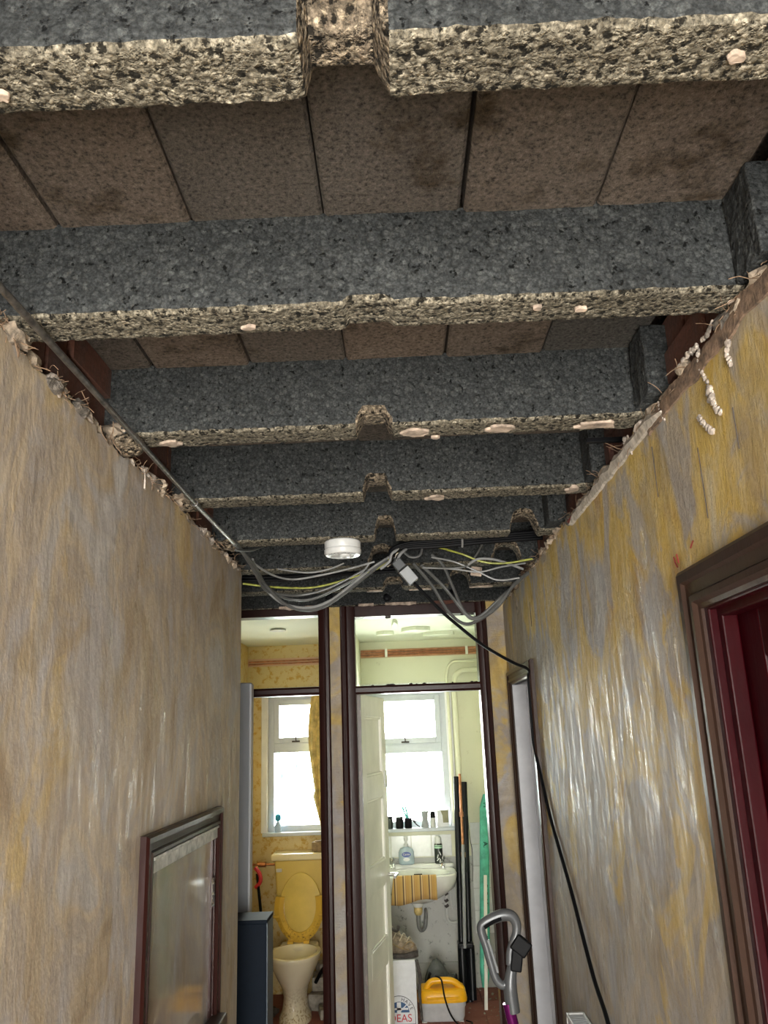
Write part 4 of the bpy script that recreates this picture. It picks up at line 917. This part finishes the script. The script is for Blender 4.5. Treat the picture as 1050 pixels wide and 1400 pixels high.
for j in range(24):
    z = 2.09-.98*j/23; wv = .085+.02*math.sin(j*.25) if j < 18 else .085-.010*(j-18); row = []
    for i in range(26): t = i/25; row.append(b.v((-.615-.02*math.sin(j*.17)+(t-.5)*wv*1.6, 6.355+.014*math.sin(t*22+j*.1)+.006*math.sin(t*9), z)))
    G.append(row)
for j in range(23):
    for i in range(25): b.f([G[j][i], G[j][i+1], G[j+1][i+1], G[j+1][i]])
o = b.build('curtain_cloth', M_CURT, cu, smooth=60); m = o.modifiers.new('s', 'SOLIDIFY'); m.thickness = .002
B().tube([(-1.04, 6.35, 2.10), (-.56, 6.35, 2.10)], .004, 6, 0).build('curtain_wire', M_CHROME, cu)
B().lathe([(.055, 0), (.055, .006), (.035, .012), (0, .012)], (-.803, 5.39, 2.447), 24).build('ceiling_rose', M_WPLAS, cb2, smooth=True)

# ------------------------------------------------------------------ bathroom things
sk = thing('wash_basin', 'white wall-hung wash basin under the bathroom window', 'basin', (.09, 6.38, .8))
CXs = .075
def srect(cx, cy, hx, hy, z, n=40, p=3.2):
    out = []
    for k in range(n):
        a = 2*math.pi*k/n; c_, s_ = math.cos(a), math.sin(a)
        out.append((cx+hx*math.copysign(abs(c_)**(2/p), c_), cy+hy*math.copysign(abs(s_)**(2/p), s_), z))
    return out
b = B(); b.loft([srect(CXs, 6.26, .10, .09, .60, p=2), srect(CXs, 6.235, .17, .14, .64, p=2.4), srect(CXs, 6.20, .255, .19, .71), srect(CXs, 6.18, .27, .205, .78), srect(CXs, 6.18, .272, .208, .800), srect(CXs, 6.18, .265, .20, .808),
    srect(CXs, 6.155, .225, .135, .806, p=2.4), srect(CXs, 6.155, .215, .128, .79, p=2.4), srect(CXs, 6.16, .18, .105, .72, p=2.2), srect(CXs, 6.17, .10, .06, .68, p=2), srect(CXs, 6.18, .02, .02, .675, p=2)])
b.build('bowl', M_CERAM, sk, smooth=True)
bx((CXs-.262, 6.33, .80), (CXs+.262, 6.388, .835)).build('upstand', M_CERAM, sk, bevel=.012, seg=3)
bx((CXs-.03, 6.265, .765), (CXs+.03, 6.285, .779)).build('overflow', M_SHOED, sk, bevel=.003)
for x, sx in ((CXs-.185, 1), (CXs+.185, -1)):
    b = B(); b.lathe([(.02, 0), (.02, .01), (.011, .02), (.011, .05), (.018, .055), (.018, .075), (.006, .08)], (x, 6.345, .808), 12); b.tube([(x, 6.34, .842), (x+sx*.01, 6.29, .85), (x+sx*.015, 6.26, .825)], .009, 8, 4); b.build('tap', M_CHROME, sk, smooth=True)
b = B(); b.lathe([(.045, .0), (.04, -.03), (.028, -.045)], (.065, 6.25, .61), 16); b.build('waste_fitting', M_CERAM, sk, smooth=True)
B().lathe([(.026, 0), (.030, -.01), (.030, -.035), (.022, -.05)], (.065, 6.25, .565), 14).build('brass_nut', plain('stained_nut', (.6, .45, .18), .5, var=.3), sk, smooth=True)
B().tube([(.065, 6.25, .52), (.065, 6.25, .44), (.085, 6.27, .41), (.11, 6.3, .43), (.12, 6.33, .50), (.12, 6.39, .52)], .014, 10, 5).build('trap', M_GREYL, sk, smooth=True)
B().tube([(.27, 6.34, .76), (.272, 6.34, .62)], .0075, 8, 0).build('supply_pipe', M_CHROME, sk, smooth=True)
B().tube([(.272, 6.34, .625), (.268, 6.34, .53), (.275, 6.34, .46), (.31, 6.35, .435), (.37, 6.36, .445)], .010, 8, 5).build('flexible_hose', M_WPLAS, sk, smooth=True)
for z in (.63, .585, .55): B().tube([(.262, 6.34, z-.008), (.282, 6.34, z+.008)], .013, 8, 0).build('compression_nut', M_SHOED, sk, smooth=True)
for x in (.30, .335): B().tube([(x, 6.37, .74), (x+.008, 6.37, .52)], .006, 8, 0).build('supply_pipe', M_WPLAS, sk, smooth=True)
# towel over front rim
tw = B(); G = []
prof = [(6.04, .793), (6.02, .806), (5.99, .812), (5.976, .806), (5.968, .785), (5.966, .75), (5.968, .70), (5.972, .665)]
for j, (y, z) in enumerate(prof):
    row = []
    for i in range(34):
        t = i/33; x = -.10+.295*t; dz = -(.03*(1-t) + .01*math.sin(t*7))*max(0, (j-3)/4); row.append(tw.v((x-(.02*(1-t))*max(0, (j-3)/4), y+.003*math.sin(t*26)*min(1, j/4), z+dz)))
    G.append(row)
for j in range(len(prof)-1):
    for i in range(33): tw.f([G[j][i], G[j][i+1], G[j+1][i+1], G[j+1][i]])
o = single('striped_towel', tw, M_TOWEL, 'ochre towel with dark stripes draped over the basin front', 'towel', smooth=60); m = o.modifiers.new('s', 'SOLIDIFY'); m.thickness = .004; m.offset = 1

def lathe_obj(name, label, cat, c_, parts, group=None):
    t = thing(name, label, cat, c_, group)
    for nm, prof_, mat, kw in parts: B().lathe(prof_, c_, 20, **kw).build(nm, mat, t, smooth=True)
    return t
def text_on(parent, s_, size, loc, rot, mat, name='lettering', ext=.0004):
    cu_ = bpy.data.curves.new(name, 'FONT'); cu_.body = s_; cu_.size = size; cu_.extrude = ext; cu_.align_x = 'CENTER'; cu_.align_y = 'CENTER'
    tmp = bpy.data.objects.new(name, cu_); COL.objects.link(tmp)
    dg = bpy.context.evaluated_depsgraph_get(); me = bpy.data.meshes.new_from_object(tmp.evaluated_get(dg)); bpy.data.objects.remove(tmp)
    me.materials.clear(); me.materials.append(mat)
    o = bpy.data.objects.new(name, me); COL.objects.link(o); o.parent = parent; o.location = Vector(loc)-ORG[parent]; o.rotation_euler = rot; return o
sb = lathe_obj('soap_bottle', 'clear soap bottle with navy oval label and white pump on the basin', 'bottle', (-.004, 6.33, .835), [
    ('bottle_body', [(.045, 0), (.056, .006), (.058, .02), (.056, .085), (.045, .108), (.02, .118), (.016, .125)], M_CLEARB, dict(sy=.55)),
    ('collar', [(.017, .122), (.017, .14), (.008, .142), (.006, .165)], M_WPLAS, {}), ('pump_head', [(.012, .162), (.014, .185), (.006, .19)], M_WPLAS, dict(sx=1.2))])
b = B(); b.loft([[( -.004+math.cos(a)*.033, 6.33-.0315-k*.0012-.0, .835+.072+math.sin(a)*.018) for a in [2*math.pi*i/24 for i in range(24)]] for k in (0, 1)]); b.build('label_oval', M_BLUE, sb)
b = B(); b.loft([[( -.004+math.cos(a)*.024, 6.33-.031-k*.0008, .835+.038+math.sin(a)*.012) for a in [2*math.pi*i/24 for i in range(24)]] for k in (0, 1)]); b.build('label_lower', M_WPLAS, sb)
text_on(sb, 'Carex', .020, (-.004, 6.2965, .908), (math.pi/2, 0, 0), M_WPLAS)
M_DKGRN = plain('black_green_can', (.02, .025, .022), .3, var=.1, bump=0)
M_LIME = plain('pale_green_print', (.45, .68, .50), .35, var=.1, bump=0)
sc_ = lathe_obj('spray_can', 'black aerosol can with green bands and white cap on the basin', 'can', (.232, 6.34, .835), [
    ('can_body', [(.028, 0), (.030, .003), (.030, .125), (.024, .138)], M_DKGRN, {}), ('can_cap', [(.025, .136), (.026, .14), (.024, .175), (.012, .185)], M_WPLAS, {}),
    ('green_band', [(.0304, .104), (.0306, .105), (.0306, .112), (.0304, .113)], M_LIME, {}), ('green_band', [(.0304, .118), (.0306, .119), (.0306, .124), (.0304, .1245)], M_LIME, {})])
for k, (x, z, a) in enumerate(((-.008, .05, .3), (.010, .07, -.4), (-.005, .03, .8), (.008, .02, .2))): B().obox((.232+x, 6.3095, .835+z), (.006, .001, .026), (0, a, 0)).build('print_mark', M_WPLAS, sc_)
# bathroom sill items
SZ = 1.080; SY = 6.36
lathe_obj('dark_jar', 'dark jar at the left end of the bathroom sill', 'jar', (-.115, SY, SZ), [('jar_body', [(.02, 0), (.022, .01), (.022, .06), (.018, .07)], M_DKGRN, {}), ('jar_lid', [(.019, .07), (.019, .085)], M_BLACK, {})])
lathe_obj('black_pot', 'squat black pot with white label on the bathroom sill', 'pot', (-.045, SY, SZ), [('pot_body', [(.026, 0), (.029, .01), (.029, .06), (.026, .07)], M_BLACK, {}), ('pot_lid', [(.027, .07), (.027, .082)], M_DKGRN, {})])
tm = lathe_obj('black_mug', 'black mug holding two teal tubes on the bathroom sill', 'mug', (.02, SY, SZ), [('mug_body', [(.024, 0), (.027, .004), (.028, .07), (.025, .07), (.024, .01)], M_BLACK, {})])
for k, (dx, a) in enumerate(((-.012, -.35), (.004, -.25))):
    o = B().obox((.02+dx-.012, SY, SZ+.105), (.014, .009, .09), (0, a, 0)); single('teal_tube', o, M_TEAL, ('left', 'right')[k]+' teal tube leaning out of the black mug', 'tube', 'teal tubes in the mug', bevel=.003)
rz = B(); rz.tube([(.06, SY-.01, SZ+.045), (.085, SY-.01, SZ+.02), (.105, SY-.012, SZ+.008)], .004, 6, 3); rz.obox((.062, SY-.01, SZ+.05), (.03, .012, .01), (0, .5, 0)); single('razor', rz, M_BLACK, 'small dark razor lying on the bathroom sill', 'razor')
vs = lathe_obj('dark_beaker', 'waisted dark grey beaker on the bathroom sill', 'beaker', (.145, SY, SZ), [('beaker_body', [(.026, 0), (.028, .01), (.022, .05), (.026, .10), (.031, .115), (.028, .115), (.022, .09)], M_GPLAS, {})])
lathe_obj('deodorant', 'white roll-on bottle with dark domed cap on the bathroom sill', 'bottle', (.203, SY-.01, SZ), [('bottle_body', [(.018, 0), (.02, .005), (.02, .07)], M_WPLAS, {}), ('bottle_cap', [(.021, .068), (.021, .095), (.015, .11), (.004, .115)], M_BLACK, {})])
pc = thing('printed_pack', 'white and olive printed packet at the right of the bathroom sill', 'packet', (.27, SY, SZ)); bx((.235, SY-.01, SZ), (.32, SY+.02, SZ+.118)).build('pack_body', M_CARD, pc, bevel=.003)
b = B(); b.prism([(.278, SZ+.03), (.318, SZ+.03), (.318, SZ+.115), (.262, SZ+.115), (.275, SZ+.08)], 'y', SY-.0115, SY-.0100); b.build('olive_print', plain('olive_print', (.25, .24, .14), .6, bump=0), pc)

# leaning black pipes and copper
bp = thing('black_downpipe', 'tall black plastic pipes with a collar leaning beside the basin', 'pipe', (.40, 6.1, 0))
B().tube([(.392, 6.335, 1.43), (.352, 6.15, .35), (.335, 6.10, .05)], .022, 14, 0).build('left_pipe', M_BLKPIPE, bp, smooth=True)
B().tube([(.447, 6.335, 1.39), (.405, 6.15, .35), (.385, 6.08, .0)], .022, 14, 0).build('right_pipe', M_BLKPIPE, bp, smooth=True)
B().tube([(.398, 6.11, .985), (.370, 6.09, .33)], .012, 12, 0).build('centre_pipe', M_GPLAS, bp, smooth=True)
bx((.325, 6.085, .325), (.43, 6.19, .36)).build('collar', M_BLKPIPE, bp, bevel=.008, seg=3)
B().tube([(.352, 6.115, .34), (.345, 6.07, .0)], .030, 16, 0).build('left_boot', M_BLKPIPE, bp, smooth=True)
B().tube([(.412, 6.12, .34), (.405, 6.07, .02)], .026, 16, 0).build('right_boot', M_BLKPIPE, bp, smooth=True)
cp = thing('copper_riser', 'copper riser pipe with brass joints in front of the black pipes', 'pipe', (.41, 6.25, .9))
B().tube([(.416, 6.30, 1.45), (.400, 6.16, .90)], .0095, 12, 0).build('riser', M_COPPER, cp, smooth=True)
for t in (.50, .98):
    p = Vector((.416, 6.30, 1.45)).lerp(Vector((.400, 6.16, .90)), t); B().tube([p+Vector((0, .004, .016)), p-Vector((0, .004, .016))], .016, 6, 0).build('brass_joint', M_COPPER, cp)
B().tube([(.399, 6.15, .89), (.396, 6.135, .80)], .019, 14, 0).build('black_coupling', M_BLACK, cp, smooth=True)
gb = thing('green_roll', 'long green wrapped board with black marks leaning right of the pipes', 'board', (.5, 6.2, 0))
b = B(); rings = []
for k in range(15):
    t = k/14; c0 = Vector((.488, 6.05, .10)).lerp(Vector((.592, 6.33, 1.30)), t); w_ = .034*(1 if .06 < t < .93 else (.55 if t <= .06 else .6 if t < .99 else .3))
    rings.append([(c0.x+w_*math.cos(a), c0.y+.016*math.sin(a), c0.z) for a in [2*math.pi*i/16 for i in range(16)]])
b.loft(rings); b.build('wrap', M_GREEN, gb, smooth=True)
for k, t in enumerate((.94, .72, .5, .46, .42, .24, .1)):
    c0 = Vector((.488, 6.05, .10)).lerp(Vector((.592, 6.33, 1.30)), t)
    text_on(gb, ('M', 'A.', 'E', 'R', 'M', 'A.', 'Z')[k], .045, (c0.x+.004, c0.y-.019, c0.z), (math.radians(77), math.radians(90), 0), M_BLACK, 'printed_mark')
single('white_batten', B().obox((.505, 5.97, .40), (.022, .012, .80), (-.18, .08, 0)), M_DOORP, 'thin white batten leaning in front of the green board', 'batten', bevel=.002)
single('dark_board', B().prism([(.535, .0), (.66, .0), (.64, .62), (.575, .60), (.53, .38)], 'y', 5.56, 5.60), plain('dark_board_paint', (.05, .053, .06), .5, bump=0), 'dark sheet board leaning inside the bathroom beside the right door post', 'board', bevel=.002)
single('white_strip', B().tube([(.66, 5.5, .66), (.585, 5.45, .0)], .008, 6, 0), M_WPLAS, 'thin white strip on the edge of the dark board', 'strip')

# cardboard box and shoe
bo = thing('cardboard_box', 'white printed cardboard box behind the open bathroom door', 'box', (-.15, 5.5, 0))
bx((-.30, 5.40, 0), (.026, 5.68, .432)).build('box_body', M_CARD, bo, bevel=.003)
bx((-.302, 5.398, .424), (.028, 5.682, .438)).build('box_lid', M_CARD, bo, bevel=.002)
Yb = 5.3985
M_INK = plain('dark_ink', (.03, .03, .05), .6, bump=0); M_RED = plain('red_ink', (.55, .03, .05), .6, bump=0); M_NAVYI = plain('blue_ink', (.03, .09, .22), .6, bump=0)
bcx, bcz, br = -.083, .150, .095
b = B(); n = 28
for k in range(n):
    a, a2 = math.pi*k/n, math.pi*(k+1)/n
    q = lambda a_, r_: (bcx+math.cos(a_)*r_, bcz+math.sin(a_)*r_)
    b.prism([q(a, br), q(a2, br), q(a2, br+.003), q(a, br+.003)], 'y', Yb, Yb+.001)
for x in (bcx+br, bcx-br-.003): b.box((x, Yb, bcz-.055), (x+.003, Yb+.001, bcz))
b.box((bcx-br, Yb, bcz-.055), (bcx+br, Yb+.001, bcz-.052)); b.build('badge_outline', M_INK, bo)
b = B()
q = [(bcx+math.cos(math.pi*k/16)*.062, bcz+.008+math.sin(math.pi*k/16)*.058) for k in range(17)]; b.prism(q, 'y', Yb+.0002, Yb+.001); b.build('flag_field', M_NAVYI, bo)
b = B(); b.box((bcx-.012, Yb-.0006, bcz+.008), (bcx+.012, Yb, bcz+.063)); b.box((bcx-.055, Yb-.0006, bcz+.022), (bcx+.055, Yb, bcz+.033)); b.obox((bcx+.03, Yb-.0004, bcz+.035), (.06, .0006, .006), (0, -.7, 0)); b.build('flag_stripes', M_CARD, bo)
for k, ch in enumerate('HAVE'):
    a = math.radians(72-17*k); text_on(bo, ch, .028, (bcx+math.cos(a)*.079, Yb-.0005, bcz+math.sin(a)*.079), (math.pi/2, math.pi/2-a, 0), M_INK)
text_on(bo, 'IDEAS', .058, (bcx+.0, Yb-.0005, bcz-.023), (math.pi/2, 0, 0), M_RED)
text_on(bo, 'ever', .030, (bcx+.035, Yb-.0005, bcz-.085), (math.pi/2, 0, 0), M_INK)
text_on(bo, 'it could', .026, (bcx+.045, Yb-.0005, bcz-.118), (math.pi/2, 0, 0), M_INK)
sh = thing('walking_shoe', 'worn taupe walking shoe on top of the white box', 'shoe', (-.08, 5.5, .44))
# shoe runs along -X..+X, toe to the right
b = B(); R_ = []
for t, hw, h, off in ((0, .020, .05, 0), (.06, .036, .115, 0), (.18, .040, .165, 0), (.32, .042, .185, 0), (.46, .044, .165, 0), (.62, .050, .135, 0), (.78, .052, .11, 0), (.90, .044, .09, 0), (.97, .030, .065, 0), (1, .012, .045, 0)):
    x = -.265+.305*t; ring = []
    for k in range(18):
        a = 2*math.pi*k/18; z = .018+max(0, (h-.018)*(.5+.5*math.sin(a))); ww = hw*abs(math.cos(a))**.6*math.copysign(1, math.cos(a))*(1 if math.sin(a) < .3 else 1-.35*(math.sin(a)-.3)/.7)
        ring.append((x, 5.47+ww, .44+z))
    R_.append(ring)
b.loft(R_); b.build('upper', M_SHOE, sh, smooth=50)
b = B(); R_ = []
for t, hw in ((0, .026), (.08, .042), (.3, .044), (.5, .047), (.75, .058), (.9, .050), (.98, .032), (1.02, .016)):
    x = -.265+.305*t; R_.append([(x, 5.47-hw, .44), (x, 5.47-hw-.003, .452), (x, 5.47-hw, .466+.012*(t > .85)), (x, 5.47+hw, .466+.012*(t > .85)), (x, 5.47+hw+.003, .452), (x, 5.47+hw, .44)])
b.loft(R_); b.build('sole', M_SHOED, sh, bevel=.003)
b = B(); b.tube([(-.20, 5.435, .60), (-.17, 5.44, .622), (-.15, 5.47, .632), (-.17, 5.50, .622), (-.20, 5.505, .60)], .012, 8, 5); b.tube([(-.13, 5.44, .615), (-.10, 5.43, .60), (-.08, 5.45, .59), (-.07, 5.47, .61)], .010, 8, 5); b.build('collar_padding', M_SHOED, sh, smooth=True)
for k in range(4):
    x = -.13+.035*k; z = .598-.020*k
    B().tube([(x-.01, 5.425, z-.03), (x+.008, 5.44, z), (x+.02, 5.47, z+.010), (x+.03, 5.50, z-.01)], .0035, 6, 5).build('lace', plain('lace_cord', (.45,.38,.28), .8), sh, smooth=True)
b = B(); b.tube([(-.05, 5.415, .50), (-.01, 5.412, .535), (.02, 5.43, .515), (-.0, 5.415, .50)], .0035, 6, 5); b.tube([(-.12, 5.42, .53), (-.06, 5.41, .50), (-.01, 5.415, .49)], .004, 6, 5); b.build('lace_loop', M_BROWNP, sh, smooth=True)
cl = B()
for k in range(3): cl.tube([(.03+.004*k, 5.39, .44), (.046+.006*k, 5.385, .36-.01*k), (.044-.004*k, 5.385, .25+.02*k), (.05, 5.385, .12)], .008-.002*k, 6, 4)
single('dark_strap', cl, M_SHOED, 'dark tattered strap hanging down the side of the white box', 'strap')

# wallpaper steamer
st = thing('wallpaper_steamer', 'wallpaper steamer with orange top and pale grey tank on the floor', 'steamer', (.19, 5.75, 0))
def rr(cx, cy, hx, hy, z, n=36, p=5): return srect(cx, cy, hx, hy, z, n, p)
B().loft([rr(.188, 5.78, .130, .085, .012), rr(.188, 5.78, .138, .092, .03), rr(.188, 5.78, .142, .096, .085), rr(.188, 5.78, .148, .100, .092), rr(.188, 5.78, .150, .102, .122)]).build('tank', M_LGREY, st, smooth=35)
for x in (.07, .30): bx((x-.016, 5.69, 0), (x+.016, 5.87, .014)).build('foot', M_LGREY, st, bevel=.003)
B().loft([rr(.188, 5.78, .156, .108, .120), rr(.188, 5.78, .158, .110, .135), rr(.188, 5.78, .152, .105, .165), rr(.188, 5.78, .142, .094, .185), rr(.188, 5.78, .125, .075, .192)]).build('top', M_ORANGE, st, smooth=35)
b = B(); b.tube([(.085, 5.74, .18), (.105, 5.74, .212), (.14, 5.74, .230), (.24, 5.74, .230), (.285, 5.74, .210), (.318, 5.74, .18)], .022, 12, 5, squash=.9); b.build('handle', M_ORANGE, st, smooth=True)
B().obox((.19, 5.672, .15), (.20, .006, .02), (.1, 0, 0)).build('front_rib', M_ORANGE, st, bevel=.003)
B().lathe([(.025, 0), (.025, .02), (.018, .026)], (.285, 5.80, .19), 16).build('filler_cap', M_BLACK, [o for o in st.children if o.name.startswith('top')][0], smooth=True)
cab([(.15, 5.72, .262), (.185, 5.68, .25), (.20, 5.655, .16), (.23, 5.64, .07), (.28, 5.62, .015), (.34, 5.62, .012), (.365, 5.66, .012), (.33, 5.70, .012)], .005, M_BLACK, 'black flex looping over the orange steamer onto the floor', None)
# dark hood-like plate behind it
hd = thing('steam_plate', 'upturned dark plastic steam plate standing behind the steamer', 'steam plate', (.20, 5.95, 0))
b = B(); R_ = []
for k in range(9):
    t = k/8; x = .125+.20*t; h = .185+.11*math.sin(math.pi*min(1, t*1.35))*(1-.35*t); w_ = .06+.02*math.sin(math.pi*t)
    R_.append([(x-.03+.02*math.cos(a), 5.985+w_*math.cos(a), .02+h*max(0, math.sin(a))) for a in [math.pi*i/14 for i in range(15)]])
b.loft(R_, cap=False); o = b.build('hood', plain('dark_grey_hood', (.09, .095, .10), .25, var=.2, bump=0), hd, smooth=True); m = o.modifiers.new('s', 'SOLIDIFY'); m.thickness = .006
B().tube([(.10, 5.90, .16), (.115, 5.88, .225), (.125, 5.88, .24)], .010, 8, 3).build('hook_grip', M_BLACK, hd, smooth=True)
cab([(.462, 6.37, 1.20), (.468, 6.37, 1.0), (.48, 6.37, .92), (.478, 6.37, .80), (.47, 6.37, .70)], .0025, M_GREYC, 'thin loose wire on the bathroom wall right of the pipes', None)
